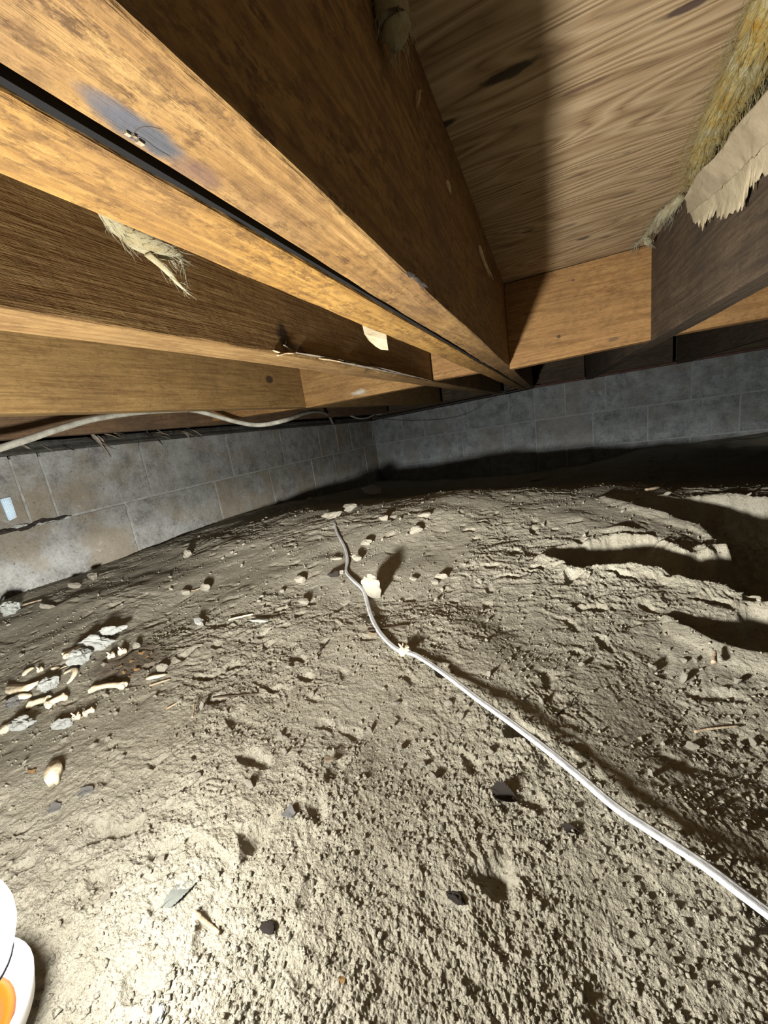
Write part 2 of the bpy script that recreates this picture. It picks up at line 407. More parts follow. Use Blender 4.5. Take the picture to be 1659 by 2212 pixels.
c1 = [0, .36, .75]+[yl(a, b_)+.6 for a, b_ in ((22, 994), (83, 980), (300, 956), (485, 938), (601, 925), (684, 920), (722, 914), (752, 912), (800, 908))]+[3.68]
c1[2] = c1[3]-.40; c1[1] = c1[2]-.40
s2 = [yl(a, b_)+.6 for a, b_ in ((275, 1100), (468, 1060), (584, 1030), (674, 1005), (722, 995), (788, 978))]
c2 = [0, s2[0]-.80, s2[0]-.40]+s2+[3.68]
c3 = [0]+[s2[0]+.2+.405*k for k in range(-2, 6)]+[3.68]
wl = wall('wall_left', (XL, -.6), (XL, 3.08), top_l, [c1, c2, c3, [0, 3.68]], .0042, m_blk, m_mort)
wl['label'] = 'vented foundation wall of grey concrete blocks'
LB = math.hypot(1.30, .28)
def top_b(u): return .062+.040*u/LB
def ub(px, py):
    r = ray(px, py); k = 3.08/r[1]
    for _ in range(20): k = float(back_y(min(r[0]*k, -.1001)))/r[1]
    return math.hypot(r[0]*k+1.40, r[1]*k-3.08)
b1 = [0, ub(869, 920), ub(914, 912), ub(1010, 900), ub(1098, 880), LB]
b2 = [0, ub(872, 990), ub(1000, 970), ub(1088, 950), LB]
b3 = [0, ub(940, 1010), ub(1060, 1000), LB]
wb = wall('wall_back', (-1.40, 3.08), (-.10, 2.80), top_b, [b1, b2, b3, [0, LB]], .003, m_blk2, m_mort2)
wb['label'] = 'short back foundation wall of dark grey concrete blocks by the corner'
LR = math.hypot(2.5, .125)
def top_r(u): return .104+.004*u
r1 = [0, .18, .40, .81, 1.22, 1.63, 2.04, LR]; r2 = [0, .33, .61, 1.02, 1.43, 1.84, 2.25, LR]
wr = wall('wall_right', (-.10, 2.74), (2.40, 2.615), top_r, [r1, r2, r1, [0, LR]], .0018, m_blk2, m_mort2)
wr['label'] = 'long grey block foundation wall past the jog'

# ------------------------------------------------------------------ timber
m_j_warm = None
st1 = px_z(318, 300, H); st1b = px_z(250, 245, H); st1c = px_z(440, 385, H)
m_j1 = wood('joist_wood_stained', 1, (.64, .42, .18), (.44, .265, .105), (.22, .125, .055), 8, .6, (.22, .14, .10), mott=1.0, stains=
            [(st1, (.008, .017, .03), (.055, .06, .07), .95, .5, .45), (st1b, (.005, .012, .03), (.07, .07, .08), .8, .6, .5), (st1c, (.008, .016, .03), (.12, .07, .05), .75, .7, .6)])
m_j2 = wood('joist_wood_amber', 1, (.80, .51, .17), (.55, .32, .09), (.27, .15, .06), 9, .40, (.28, .17, .11), mott=.95)
m_j3 = wood('joist_wood_honey', 1, (.60, .42, .20), (.43, .27, .115), (.25, .14, .06), 7, .30, (.16, .10, .06), [(px_x(612, 728, -.288), (.02, .016, .02), (.02, .012, .008), .9, .6, .5), (px_x(640, 752, -.288), (.02, .02, .008), (.03, .018, .01), .8, .6, .5)])
m_j4 = wood('joist_wood_yellow', 1, (.58, .40, .18), (.44, .29, .12), (.24, .14, .06), 7, .35, (.17, .10, .06),
            [(px_x(580, 820, -.745), (.02, .020, .013), (.035, .02, .015), .9, .35, .12)])
m_j5 = wood('joist_wood_brown', 1, (.40, .28, .18), (.28, .18, .11), (.15, .10, .07), 6, .55, (.11, .085, .07))
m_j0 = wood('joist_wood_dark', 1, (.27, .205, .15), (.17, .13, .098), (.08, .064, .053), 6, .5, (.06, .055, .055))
m_bk = wood('blocking_wood', 0, (.76, .47, .21), (.58, .335, .14), (.32, .175, .07), 7, .28, (.18, .11, .07),
            [(px_y(1207, 727, 1.04), (.005, .02, .0045), (.05, .03, .02), .9, .4, .1), (px_y(1238, 605, 1.04), (.004, .02, .003), (.10, .06, .04), .8, .4, .1),
             (px_y(1325, 733, 1.04), (.012, .02, .005), (.10, .06, .04), .7, .5, .3)])
m_bk3 = wood('blocking_wood_moldy', 0, (.74, .49, .22), (.56, .34, .14), (.30, .17, .07), 6, .25, (.2, .12, .08),
             [(px_y(775, 848, 1.12), (.045, .03, .011), (.42, .40, .34), .85, .8, .9)])
m_sill = wood('weathered_sill_wood', 1, (.24, .25, .25), (.135, .14, .145), (.05, .052, .058), 10, .5, (.09, .07, .055), bmp=.0015)
m_sillx = wood('weathered_rim_wood', 0, (.27, .22, .165), (.16, .125, .09), (.06, .05, .04), 8, .5, (.07, .06, .05))

def joist(name, xr, thick, mat, y0=-.6, y1=2.7, bot=(H, H+.004), seed=0, rag=None, top=CEIL-.001):
    """xr: right edge near / far"""
    n = int((y1-y0)/.014); ys = np.linspace(y0, y1, n); t = (ys-.1)/(2.75-.1)
    R = xr[0]+(xr[1]-xr[0])*t+.0012*noise2(ys*3, 0*ys, seed); L = R-thick+.0006*noise2(ys*5, 0*ys+9, seed)
    B = bot[0]+(bot[1]-bot[0])*t+.0010*noise2(ys*4, 0*ys+4, seed); T = np.full(n, top)
    c = .0022+.0016*noise2(ys*22, 0*ys, seed+3)+.0012*noise2(ys*70, 0*ys, seed+4); c2 = .0022+.0016*noise2(ys*22, 0*ys+3, seed+3)
    c = np.clip(c, .0006, .008); c2 = np.clip(c2, .0006, .008)
    if rag is not None:                       # a splintered stretch of the lower right edge
        a, b_ = rag; k = np.clip(1-np.abs((ys-(a+b_)/2)/((b_-a)/2))**2, 0, 1)
        c = c+k*(.006+.010*np.abs(noise2(ys*11, 0*ys, 77))+.004*noise2(ys*90, 0*ys, 78))
    m = B+.06; q = B+.12
    sec = [(L, T), (L, q), (L, m), (L, B+c2), (L+c2*.4, B+c2*.3), (L+c2, B), ((L+R)/2, B), (R-c, B), (R-c*.35, B+c*.3), (R, B+c), (R, m), (R, q), (R, T)]
    k = len(sec); V = np.stack([np.stack([s[0], ys, s[1]], 1) for s in sec], 1)
    V = V.reshape(-1, 3); Fc = [(i*k+j, i*k+(j+1) % k, (i+1)*k+(j+1) % k, (i+1)*k+j) for i in range(n-1) for j in range(k)]
    Fc += [tuple(reversed(range(k))), tuple(range((n-1)*k, n*k))]
    me = mesh_from(name, V, Fc, False)
    return add(name, me, mat)
GJ = 'joists under the plywood'
j1 = joist('floor_joist', (-.0835, -.098), .037, m_j1, seed=1)
tag(j1, 'grey-stained joist nearest the lit plywood, doubled by an amber one across a thin black gap', 'joist', GJ)
j2 = joist('floor_joist', (-.1262, -.139), .0365, m_j2, seed=2, bot=(H-.0008, H+.002))
m_gap_shade, nt, b = new_mat('painted_gap_shade', .95); b.inputs['Base Color'].default_value = (.006, .006, .006, 1)  # near-black filler added between the doubled joists, painting the shade of their gap
add('gap_shade_strip', hexa('gap_shade_strip', [(-.1255, -.5, H+.0004), (-.1205, -.5, H+.0004), (-.1355, 2.6, H+.0045), (-.1395, 2.6, H+.0045), (-.1255, -.5, H+.15), (-.1205, -.5, H+.15), (-.1355, 2.6, H+.15), (-.1395, 2.6, H+.15)]), m_gap_shade, j2)
tag(j2, 'amber joist doubled up close beside the grey-stained joist', 'joist', GJ)
j3 = joist('floor_joist', (-.288, -.292), .044, m_j3, seed=3, rag=(.38, .92), bot=(H, H+.001))
tag(j3, 'honey-coloured joist with a splintered lower edge', 'joist', GJ)
j4 = joist('floor_joist', (-.745, -.735), .040, m_j4, seed=4, y1=2.86)
tag(j4, 'yellow-brown joist with an oval dark knot near its blocking', 'joist', GJ)
j5 = joist('floor_joist', (-1.205, -1.20), .040, m_j5, seed=5, y1=2.95)
tag(j5, 'dull brown joist above the grey cable beside the block wall', 'joist', GJ)
j0 = joist('floor_joist', (.245, .232), .040, m_j0, seed=6, y1=2.66, bot=(H-.002, H))
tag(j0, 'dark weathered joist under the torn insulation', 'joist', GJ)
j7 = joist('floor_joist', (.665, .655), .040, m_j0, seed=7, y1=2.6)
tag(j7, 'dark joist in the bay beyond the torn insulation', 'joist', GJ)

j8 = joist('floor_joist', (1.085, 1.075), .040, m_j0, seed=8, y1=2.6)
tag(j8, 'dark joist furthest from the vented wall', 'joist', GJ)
GB = 'blocking boards between the joists'
def blocking(pix4, y, mat, label, th=.038):
    """pix4: bottom-left, bottom-right, top-right, top-left of the face, on the plane at y (or given as points)"""
    fr = [np.asarray(px_y(p[0], p[1], y) if len(p) == 2 else p, float) for p in pix4]
    p8 = fr+[q+np.array([0, th, 0]) for q in fr]
    return tag(add('blocking_board', hexa('blocking_board', p8, .0015), mat), label, 'board', GB)
XR1 = -.0835-.015*.35+.0005; XL0 = .205-.004
bot_l = px_y(1099, 798, 1.04); bot_r = px_y(1392, 737, 1.04)
blocking([(XR1, 1.04, bot_l[2]), (XL0, 1.04, bot_r[2]), (XL0, 1.04, CEIL-.002), (XR1, 1.04, CEIL-.002)], 1.04, m_bk, 'warm brown blocking board half in shadow between the grey-stained joist and the dark joist')
blocking([(-.286, 1.06, .102), (-.166, 1.06, .1), (-.166, 1.06, CEIL-.002), (-.286, 1.06, CEIL-.002)], 1.06, m_bk, 'short blocking board between the amber joist and the splintered joist')
blocking([(-.744, 1.12, .096), (-.332, 1.12, .100), (-.332, 1.12, CEIL-.002), (-.744, 1.12, CEIL-.002)], 1.12, m_bk3, 'tan blocking board with a white mouldy patch beside the knotted joist')
blocking([(-1.204, 1.16, .112), (-.785, 1.16, .102), (-.785, 1.16, CEIL-.002), (-1.204, 1.16, CEIL-.002)], 1.16, m_bk, 'blocking board just above the dip of the grey cable')
blocking([(.243, 1.05, .102), (.624, 1.05, .098), (.624, 1.05, CEIL-.002), (.243, 1.05, CEIL-.002)], 1.05, m_bk, 'tan blocking board behind the dark weathered joist')
# ends of the bays over the back wall
for x0, x1, yy, lab in ((-.06, .19, 2.70, 'knotty rim board over the long wall beside the doubled joists'), (.25, .61, 2.66, 'knotty rim board over the long wall past the dark joist'),
                        (.68, 1.5, 2.62, 'dark rim board at the far end of the long wall'), (-.70, -.33, 2.80, 'dark rim board over the turned wall stretch'), (-1.16, -.79, 2.90, 'dark rim board near the wall corner')):
    me = hexa('rim_board', [(x0, yy, .118), (x1, yy-.01, .118), (x1, yy-.01, CEIL-.002), (x0, yy, CEIL-.002), (x0, yy+.04, .118), (x1, yy+.03, .118), (x1, yy+.03, CEIL-.002), (x0, yy+.04, CEIL-.002)], .002)
    tag(add('rim_board', me, m_sillx), lab, 'board', 'rim boards on the wall')

# outer rim joists that close the space above the walls
for p0, p1, nx, ny, lab in (((XL-.08, -.6), (XL-.08, 3.2), -1, 0, 'outer rim joist above the vented block wall'), ((-1.48, 3.19), (-.06, 2.885), .21, .977, 'outer rim joist above the turned wall stretch'), ((-.10, 2.84), (2.4, 2.715), .05, 1, 'outer rim joist above the long wall')):
    a_, c_ = np.array([*p0, .06]), np.array([*p1, .06]); n_ = np.array([nx, ny, 0])*.038; u_ = np.array([0, 0, CEIL-.002-.06])
    tag(add('rim_joist', hexa('rim_joist', [a_, c_, c_+u_, a_+u_, a_+n_, c_+n_, c_+n_+u_, a_+n_+u_], .001), m_j0), lab, 'joist', 'outer rim joists')
# plywood
ply_knots = [(px_z(1098, 158, CEIL), (.038, .008, .05), (.03, .024, .018), .92, .5, .5), (px_z(1268, 185, CEIL), (.030, .004, .05), (.11, .06, .04), .8, .7, .5),
             (px_z(1485, 16, CEIL), (.026, .006, .05), (.05, .03, .025), .9, .6, .5), (px_z(1400, 250, CEIL), (.022, .005, .05), (.14, .08, .05), .7, .8, .6),
             (px_z(958, 270, CEIL), (.02, .007, .05), (.02, .016, .012), .9, .6, .5), (px_z(1245, 380, CEIL), (.02, .006, .05), (.10, .06, .04), .7, .8, .6),
             (px_z(1345, 422, CEIL), (.022, .006, .05), (.09, .055, .04), .8, .7, .6), (px_z(1260, 515, CEIL), (.016, .008, .05), (.05, .035, .03), .85, .6, .5),
             (px_z(1140, 500, CEIL), (.016, .006, .05), (.06, .04, .03), .8, .7, .5), (px_z(1310, 512, CEIL), (.014, .006, .05), (.09, .06, .04), .7, .7, .5),
             (px_z(1420, 390, CEIL), (.03, .004, .05), (.12, .075, .05), .7, .8, .5), (px_z(1220, 490, CEIL), (.03, .008, .05), (.10, .065, .045), .6, .8, .7)]
m_ply, nt, b = new_mat('plywood', .8)
P = world_pos(nt)
rot_ = nd(nt, 'ShaderNodeMapping', i_Vector=P, i_Rotation=(0, 0, .05), i_Scale=(.16, 1, 1)).outputs[0]
wp = nd(nt, 'ShaderNodeTexNoise', i_Vector=rot_, i_Scale=11.0, i_Detail=2.0).outputs['Color']
q = vmath(nt, 'ADD', rot_, vmath(nt, 'SCALE', vmath(nt, 'SUBTRACT', wp, (.5, .5, .5)), .09))
wv = noise_n(nt, q, 17, 1.5, .45)
wv = math_(nt, 'ABSOLUTE', math_(nt, 'SUBTRACT', math_(nt, 'FRACT', math_(nt, 'MULTIPLY', wv, 16)), .5))
fb = noise_n(nt, nd(nt, 'ShaderNodeMapping', i_Vector=P, i_Scale=(.05, 1, 1)).outputs[0], 300, 4, .7)
f = math_(nt, 'ADD', math_(nt, 'MULTIPLY', wv, .7), math_(nt, 'MULTIPLY', fb, .62))
col = ramp(nt, f, [(.22, (.12, .07, .036)), (.40, (.28, .187, .097)), (.68, (.43, .32, .19))])
col = mix(nt, ramp(nt, noise_n(nt, P, 12, 4, .6), [(.4, grey(0)), (.7, grey(.35))]), col, (.30, .22, .13))
sp = ramp(nt, noise_n(nt, nd(nt, 'ShaderNodeMapping', i_Vector=P, i_Scale=(.25, 1, 1)).outputs[0], 55, 4, .6), [(.66, grey(0)), (.74, grey(.7))])
col = mix(nt, sp, col, (.09, .055, .04))
for c, r, cl, amt, soft, wob in ply_knots:
    col = mix(nt, math_(nt, 'MULTIPLY', ellipse(nt, P, c, r, soft, wob), amt), col, cl)
nt.links.new(col, b.inputs['Base Color']); bump(nt, b, f, .0012, .8)
ceil = empty('ceiling', (0, 1, CEIL)); ceil['kind'] = 'structure'; ceil['label'] = 'plywood subfloor overhead with wavy grain and dark knots'
for x0, x1, y0, y1 in ((XL-.1, -.108, -.6, 3.1), (-.106, 1.112, -.6, 3.0), (1.114, 2.4, -.6, 3.0)):
    add('plywood_sheet', box_mesh('plywood_sheet', (x0, y0, CEIL), (x1, y1, CEIL+.018), .0008), m_ply, ceil)
# sill plates on the walls
def sill(path, z0, z1, depth, mat, label, jag=.012, face=(1, 0)):
    P_ = np.asarray(path, float); n = len(P_); fx, fy = face; sec = 8
    V = []; Fc = []
    for i in range(n):
        x, y = P_[i]; a = jag*abs(noise3(x*9, y*9, 2.0)); c_ = jag*.8*abs(noise3(x*30, y*30, 5.0)); s_ = .004*float(noise3(x*60, y*60, 7.))
        zt = z1(i/(n-1)) if callable(z1) else z1; zb = z0(i/(n-1)) if callable(z0) else z0
        for d, z in ((depth, zb), (-.004+s_, zb), (-.006+a*.3, zb+.008), (a+s_, (zb+zt)/2), (c_, zt-.009), (.006+c_+s_, zt), (depth, zt)):
            V.append((x-fx*d, y-fy*d, z))
    k = 7
    for i in range(n-1):
        for j in range(k): Fc.append((i*k+j, i*k+(j+1) % k, (i+1)*k+(j+1) % k, (i+1)*k+j))
    Fc += [tuple(range(k)), tuple(reversed(range((n-1)*k, n*k)))]
    bm = bmesh.new(); vs = [bm.verts.new(tuple(map(float, p))) for p in V]
    for q_ in Fc: bm.faces.new([vs[i] for i in q_])
    return tag(add('sill_plate', bm_mesh('sill_plate', bm), mat), label, 'sill')
sill([(XL, y) for y in np.linspace(-.6, 3.05, 260)], lambda t: float(top_l(t*3.65)), lambda t: float(top_l(t*3.65))+.034, .13, m_sill, 'rotted slate-grey sill plate on top of the vented block wall')
nn = 120; sill([(-1.36+1.24*t, 3.071-.267*t) for t in np.linspace(0, 1, nn)], lambda t: .066+.040*t, lambda t: .085+.030*t, .12, m_sill, 'dark sill plate on the turned wall stretch', .004, (-.21, -.977))
m_red = simple('red_brick_course', (.10, .055, .045), (.17, .085, .065), 40, .9, .002)
sill([(-.09+2.4*t, 2.742-.12*t) for t in np.linspace(0, 1, 200)], lambda t: .105+.0096*t, lambda t: .118+.0096*t, .12, m_red, 'thin red-brown sill strip on the long wall', .003, (-.05, -1))

# ------------------------------------------------------------------ small materials
m_clod = simple('pale_clod', (.36, .325, .25), (.54, .50, .41), 90, .95, .0015, detail=8)
m_grey = simple('grey_crumbly_clod', (.52, .54, .50), (.78, .80, .75), 120, .95, .002, detail=8)
m_bone = simple('old_bone', (.42, .355, .24), (.62, .54, .395), 70, .7, .0006)
m_rust = simple('rusty_flake', (.22, .12, .05), (.48, .30, .12), 120, .9, .001)
m_dark = simple('dark_bark', (.025, .02, .016), (.075, .06, .05), 90, .95, .002)
m_twig = simple('dry_twig', (.22, .16, .10), (.42, .34, .24), 90, .9, .001)
m_leaf = simple('grey_leaf', (.24, .255, .23), (.36, .38, .34), 90, .9, .0008)
m_slate = simple('blue_grey_chip', (.17, .167, .16), (.30, .295, .28), 90, .85, .001)
m_root = simple('dark_root', (.03, .022, .015), (.07, .05, .035), 60, .9, .0005)
m_split = simple('fresh_splinter', (.46, .33, .18), (.72, .56, .35), 60, .85, .001)
m_splitg = simple('grey_splinter', (.16, .14, .11), (.36, .31, .25), 60, .9, .001)
m_steel = simple('dull_metal', (.22, .24, .26), (.34, .36, .38), 50, .5, .0003)
m_wire = simple('thin_wire', (.10, .10, .10), (.18, .18, .18), 40, .6, 0)

# ------------------------------------------------------------------ clods, chips and bones on the ground
def clod_mesh(seed, sub=3, rough=.42, flat=.8, elong=1.3, chop=5):
    bm = bmesh.new(); bmesh.ops.create_icosphere(bm, subdivisions=sub, radius=1)
    co = np.array([v.co[:] for v in bm.verts]); s = seed*7.3
    n = noise3(co[:, 0]*1.1+s, co[:, 1]*1.1, co[:, 2]*1.1)*.9+noise3(co[:, 0]*2.6+s, co[:, 1]*2.6+5, co[:, 2]*2.6)*.55+np.abs(noise3(co[:, 0]*6+s, co[:, 1]*6, co[:, 2]*6))*.5+np.abs(noise3(co[:, 0]*13+s, co[:, 1]*13, co[:, 2]*13))*.22
    k = 1+rough*n
    # chop a few flat facets
    r_ = np.random.default_rng(seed)
    for _ in range(chop):
        d = r_.normal(size=3); d /= np.linalg.norm(d); dot = co@d; k = np.where(dot*k > .72, .72/np.maximum(dot, 1e-6), k)
    for v, kk in zip(bm.verts, k):
        v.co *= float(kk); v.co.x *= elong; v.co.z *= flat
    return bm_mesh('clod', bm)
CL = [clod_mesh(i) for i in range(8)]
CLg = [clod_mesh(20+i, 4, .6, .9, 1.25, 0) for i in range(5)]
CLs = [clod_mesh(40+i, 2, .5, .75, 1.2) for i in range(6)]
def put(name, me, mat, p, size, rot=(0, 0, 0), scale=(1, 1, 1), sink=.25, parent=None):
    o = bpy.data.objects.new(name, me); COL.objects.link(o)
    if not me.materials: me.materials.append(mat)
    else: o.material_slots[0].link = 'OBJECT'; o.material_slots[0].material = mat
    if o.material_slots: o.material_slots[0].link = 'OBJECT'; o.material_slots[0].material = mat
    o.rotation_euler = rot; o.scale = tuple(size*q for q in scale)
    # rest on the ground: lowest point a little inside the dirt
    R = Euler(rot).to_matrix(); zs = [(R @ Vector((v.co[0]*size*scale[0], v.co[1]*size*scale[1], v.co[2]*size*scale[2]))).z for v in me.vertices]
    lo, hi = min(zs), max(zs)
    o.location = (float(p[0]), float(p[1]), float(p[2])-lo-sink*(hi-lo)+ZC)
    if parent is None: o['_o'] = [0, 0, 0]
    return o
def pix_size(px, py, wpx):
    p = gpix(px, py); q = ray(px+wpx, py); q = q*(np.linalg.norm(p)/np.linalg.norm(q)*1.0); return .5*float(np.linalg.norm(p-q))
BIG = [ # px, py, width px, (sx, sy, sz), mesh set, material, label
 (805, 1291, 29, (1, .8, 2.1), 0, m_clod, 'tall pale clod standing beside the bend of the white floor cable'),
 (772, 1212, 15, (1, 1, 1.1), 1, m_clod, 'round pale clod just on the hollow side of the upper white cable'),
 (791, 1177, 18, (1, .9, .75), 2, m_clod, 'flat-topped pale clod casting a long brown shadow past the cable end'),
 (649, 1257, 22, (1, .8, .7), 3, m_clod, 'lone pale clod on the bone side of the white cable casting a shadow streak'),
 (657, 1303, 17, (1, .8, .7), 4, m_clod, 'smooth pale pebble-like clod on a ridge on the bone side of the white cable'),
 (610, 1280, 13, (1, .8, .8), 5, m_clod, 'small pale clod next to the lone clod on the bone side of the cable'),
 (408, 1203, 20, (1, .8, 1.1), 6, m_clod, 'pale upright clod near the foot of the vented block wall'),
 (952, 1250, 18, (1, .8, .8), 7, m_clod, 'pale clod in a pair on the hollow side of the white cable'),
 (939, 1261, 13, (1, .8, .7), 0, m_clod, 'smaller clod touching the pair on the hollow side of the white cable'),
 (893, 1254, 12, (1, .8, .8), 1, m_clod, 'little clod beside the pair beyond the white cable'),
 (899, 1150, 20, (1, .8, .8), 2, m_clod, 'pale broken clod with a smaller crumb on the rise'),
 (830, 1125, 16, (1, .8, .8), 3, m_clod, 'pale clod on the rise beyond the cable end'),
 (917, 1117, 22, (1, .7, .5), 4, m_clod, 'low wide clod on the rise before the turned wall'),
 (757, 1103, 24, (1, .8, .8), 5, m_clod, 'angular pale clod behind the cable end near the turned wall'),
 (803, 1070, 30, (1, .8, .7), 0, m_grey, 'grey crumbly lump at the foot of the wall corner'),
 (718, 1123, 30, (1, .6, .6), 1, m_clod, 'flat clod lying over the far end of the white cable'),
 (734, 1240, 12, (1, .8, .8), 2, m_clod, 'cream pebble beside the dark lump at the cable'),
 (722, 1246, 20, (1, .8, .7), 3, m_dark, 'dark lump of rotted matter beside the white cable'),
 (727, 1209, 14, (1.2, .7, .5), 4, m_clod, 'flake-like clod on the bone side of the cable kink'),
 (299, 1400, 20, (1, .9, 1.0), 6, m_clod, 'whitish angular clod in the dark rotted patch'),
 (352, 1450, 20, (.9, .9, 1.1), 5, m_clod, 'pale knobby clod beside the curved jaw bone'),
 (207, 1400, 50, (1.1, .6, .55), 'g0', m_grey, 'largest grey crumbly lump of the bone heap'),
 (174, 1428, 50, (1.1, .7, .5), 'g1', m_grey, 'grey crumbly lump under the slanting long bone'),
 (237, 1373, 38, (1.2, .5, .5), 'g2', m_grey, 'grey crumbly lump at the wall edge of the bone heap'),
 (108, 1485, 42, (1, .8, .6), 'g3', m_grey, 'rounded grey crumbly lump beside the pelvis bone'),
 (137, 1570, 34, (1, .7, .5), 'g4', m_grey, 'grey crumbly lump beside the small vertebra'),
 (52, 1573, 50, (1.2, .6, .5), 'g0', m_grey, 'long grey crumbly lump at the lantern end of the bone litter'),
 (32, 1520, 36, (1, .8, .45), 'g2', m_slate, 'dull blue-grey lump beside the pelvis bone'),
 (25, 1325, 48, (1.3, .6, .6), 'g1', m_grey, 'wide grey clod under the bent root by the vented wall'),
 (105, 1313, 26, (1.3, .6, .5), 6, m_clod, 'flat pale clod on the shaded ground by the vented wall'),
 (202, 1250, 28, (1.2, .7, .6), 7, m_clod, 'clod lying against the foot of the vented wall'),
 (161, 1270, 26, (1.2, .7, .5), 0, m_clod, 'second clod lying against the foot of the vented wall'),
 (403, 1285, 17, (1, .8, .9), 1, m_clod, 'knobby clod at one end of a thin stick'),
 (443, 1276, 22, (1.1, .7, .9), 2, m_clod, 'double clod at the other end of a thin stick'),
 (432, 1348, 26, (1.3, .6, .35), 3, m_grey, 'flat grey flake-like clod between the vented wall and the white cable'),
 (560, 1342, 28, (1.4, .7, .3), 4, m_grey, 'very flat grey slab-like clod on the bone side of the cable'),
 (427, 1400, 15, (1.2, .8, .5), 5, m_clod, 'little pale clod with a dark hollow behind it'),
 (1374, 1078, 13, (1.2, .8, .7), 6, m_clod, 'smooth white pebble on the lit ridge before the long wall'),
 (228, 1943, 17, (1, .8, .9), 2, m_clod, 'white stone in the brightest pool of lamp light'),
 (350, 1858, 14, (1, .8, .9), 3, m_clod, 'small white stone close to the grey leaf'),
 (580, 2008, 22, (1, .9, .8), 4, m_dark, 'dark crumb in a pit of the ground by the lantern'),
 (985, 1945, 20, (1.2, .8, .6), 'g3', m_dark, 'cluster-like dark crumb on the rough ground before the lantern'),
 (345, 2190, 22, (1, .8, .6), 'g4', m_grey, 'grey crumb close to the lantern'),
 (1164, 1036, 24, (1.3, .6, .5), 7, m_clod, 'pale clod in the shaded trough before the jog of the wall')]
for k, (px, py, wd, sc, ms, mt, lab) in enumerate(BIG):
    me = CLg[int(ms[1])] if isinstance(ms, str) else CL[ms]
    s_ = pix_size(px, py, wd)*1.15
    o = put('dirt_clod', me, mt, gpix(px, py), s_, (random.uniform(-.2, .2), random.uniform(-.2, .2), random.uniform(-.6, .6)), sc, .12)
    tag(o, lab, 'clod', 'clods on the dirt floor')
def crumb_label(px, py):
    if px < 420 and py > 1370: return 'small loose dirt crumb lying among or near the scattered bones'
    if px < 700 and py < 1240: return 'small loose dirt crumb lying near the foot of the vented wall'
    cx_ = np.interp(py, [1125, 1235, 1335, 1405, 1560, 1745], [720, 750, 804, 860, 1100, 1330])
    if py > 1125 and abs(px-cx_) < 70: return 'small loose dirt crumb lying close beside the white floor cable'
    if py < 1160 and px < 1150: return 'small loose dirt crumb on the rise before the turned wall'
    if px > 1150 and py < 1330: return 'small loose dirt crumb on the ridges around the dark hollows'
    if px > cx_: return 'small loose dirt crumb on the rough ground between the white cable and the hollows'
    return 'small loose dirt crumb on the open ground between the bones and the white cable'
SM = [(501, 1195, 9), (481, 1207, 10), (526, 1177, 8), (371, 1254, 8), (865, 1122, 9), (885, 1112, 7), (1000, 1115, 7), (1021, 1116, 7), (668, 1082, 14), (695, 1089, 11),
      (880, 1155, 8), (935, 1085, 6), (1108, 1078, 7), (960, 1069, 6), (170, 1477, 9), (181, 1475, 10), (193, 1472, 8), (141, 1392, 8), (52, 1403, 9), (6, 1414, 12), (660, 1300, 6),
      (1065, 1300, 6), (868, 1300, 6), (740, 1262, 8), (913, 1200, 6), (545, 1370, 8), (565, 1290, 9), (470, 1300, 8), (330, 1380, 6), (455, 1510, 8), (470, 1535, 9), (420, 1515, 8),
      (600, 1310, 8), (560, 1300, 10), (575, 1262, 7), (625, 1198, 9), (640, 1178, 8), (590, 1190, 7), (1440, 1085, 7), (1290, 1080, 7), (1205, 1095, 6), (300, 1835, 9), (337, 1605, 9), (260, 1905, 9), (810, 1865, 9),
      (600, 1620, 8), (640, 1290, 8), (535, 1250, 7), (515, 1262, 8), (455, 1240, 7), (430, 1160, 7), (545, 1130, 9), (575, 1120, 8), (610, 1105, 10), (640, 1098, 9)]
for k, (px, py, wd) in enumerate(SM):
    s_ = pix_size(px, py, wd)*.85
    o = put('dirt_crumb', CLs[k % 6], m_clod, gpix(px, py), s_, (random.uniform(-.4, .4), random.uniform(-.4, .4), random.uniform(0, 6)), (1, random.uniform(.7, 1), random.uniform(.6, 1)), .15)
    tag(o, crumb_label(px, py), 'crumb', 'small loose crumbs')
r2_ = np.random.default_rng(11); cnt = 0
while cnt < 150:
    px, py = r2_.uniform(0, 1659), 1085+(1700-1085)*r2_.random()**1.6
    p = gpix(px, py)
    if not (XL+.05 < p[0] < 1.2 and .05 < p[1] < 1.6) or (p[2] < -.34): continue
    o = put('dirt_crumb', CLs[cnt % 6], m_clod, p, float(r2_.uniform(.0018, .0045)), tuple(r2_.uniform(-1, 1, 3)*(1, 1, 3)), (1, .85, .8), .1)
    tag(o, crumb_label(px, py), 'crumb', 'small loose crumbs'); cnt += 1
# uncountable grit
ng = 42000
ga = np.radians(r2_.uniform(-92, 32, ng)); gr = .12*np.exp(r2_.random(ng)**.9*math.log(1.5/.12))
gx_, gy_ = gr*np.sin(ga), gr*np.cos(ga); ok = (gx_ > XL+.02); gx_, gy_, gr = gx_[ok], gy_[ok], gr[ok]
den = noise2(gx_*7, gy_*7, 50)+.5*noise2(gx_*22, gy_*22, 51); ok = den > r2_.uniform(-.7, .5, len(gx_)); gx_, gy_, gr = gx_[ok], gy_[ok], gr[ok]; ng = len(gx_)
gz_ = ground(gx_, gy_); rad = np.minimum(.0003+.0013*r2_.random(ng)**4*1.6+.0005*gr, .0026)
oct_ = np.array([(1, 0, 0), (0, 1, 0), (-1, 0, 0), (0, -1, 0), (0, 0, 1), (0, 0, -1)], float)
fo = np.array([(0, 1, 4), (1, 2, 4), (2, 3, 4), (3, 0, 4), (1, 0, 5), (2, 1, 5), (3, 2, 5), (0, 3, 5)])
th = r2_.uniform(0, 6.28, ng); jit = r2_.uniform(.6, 1.35, (ng, 6, 3)); V = oct_[None]*jit*rad[:, None, None]
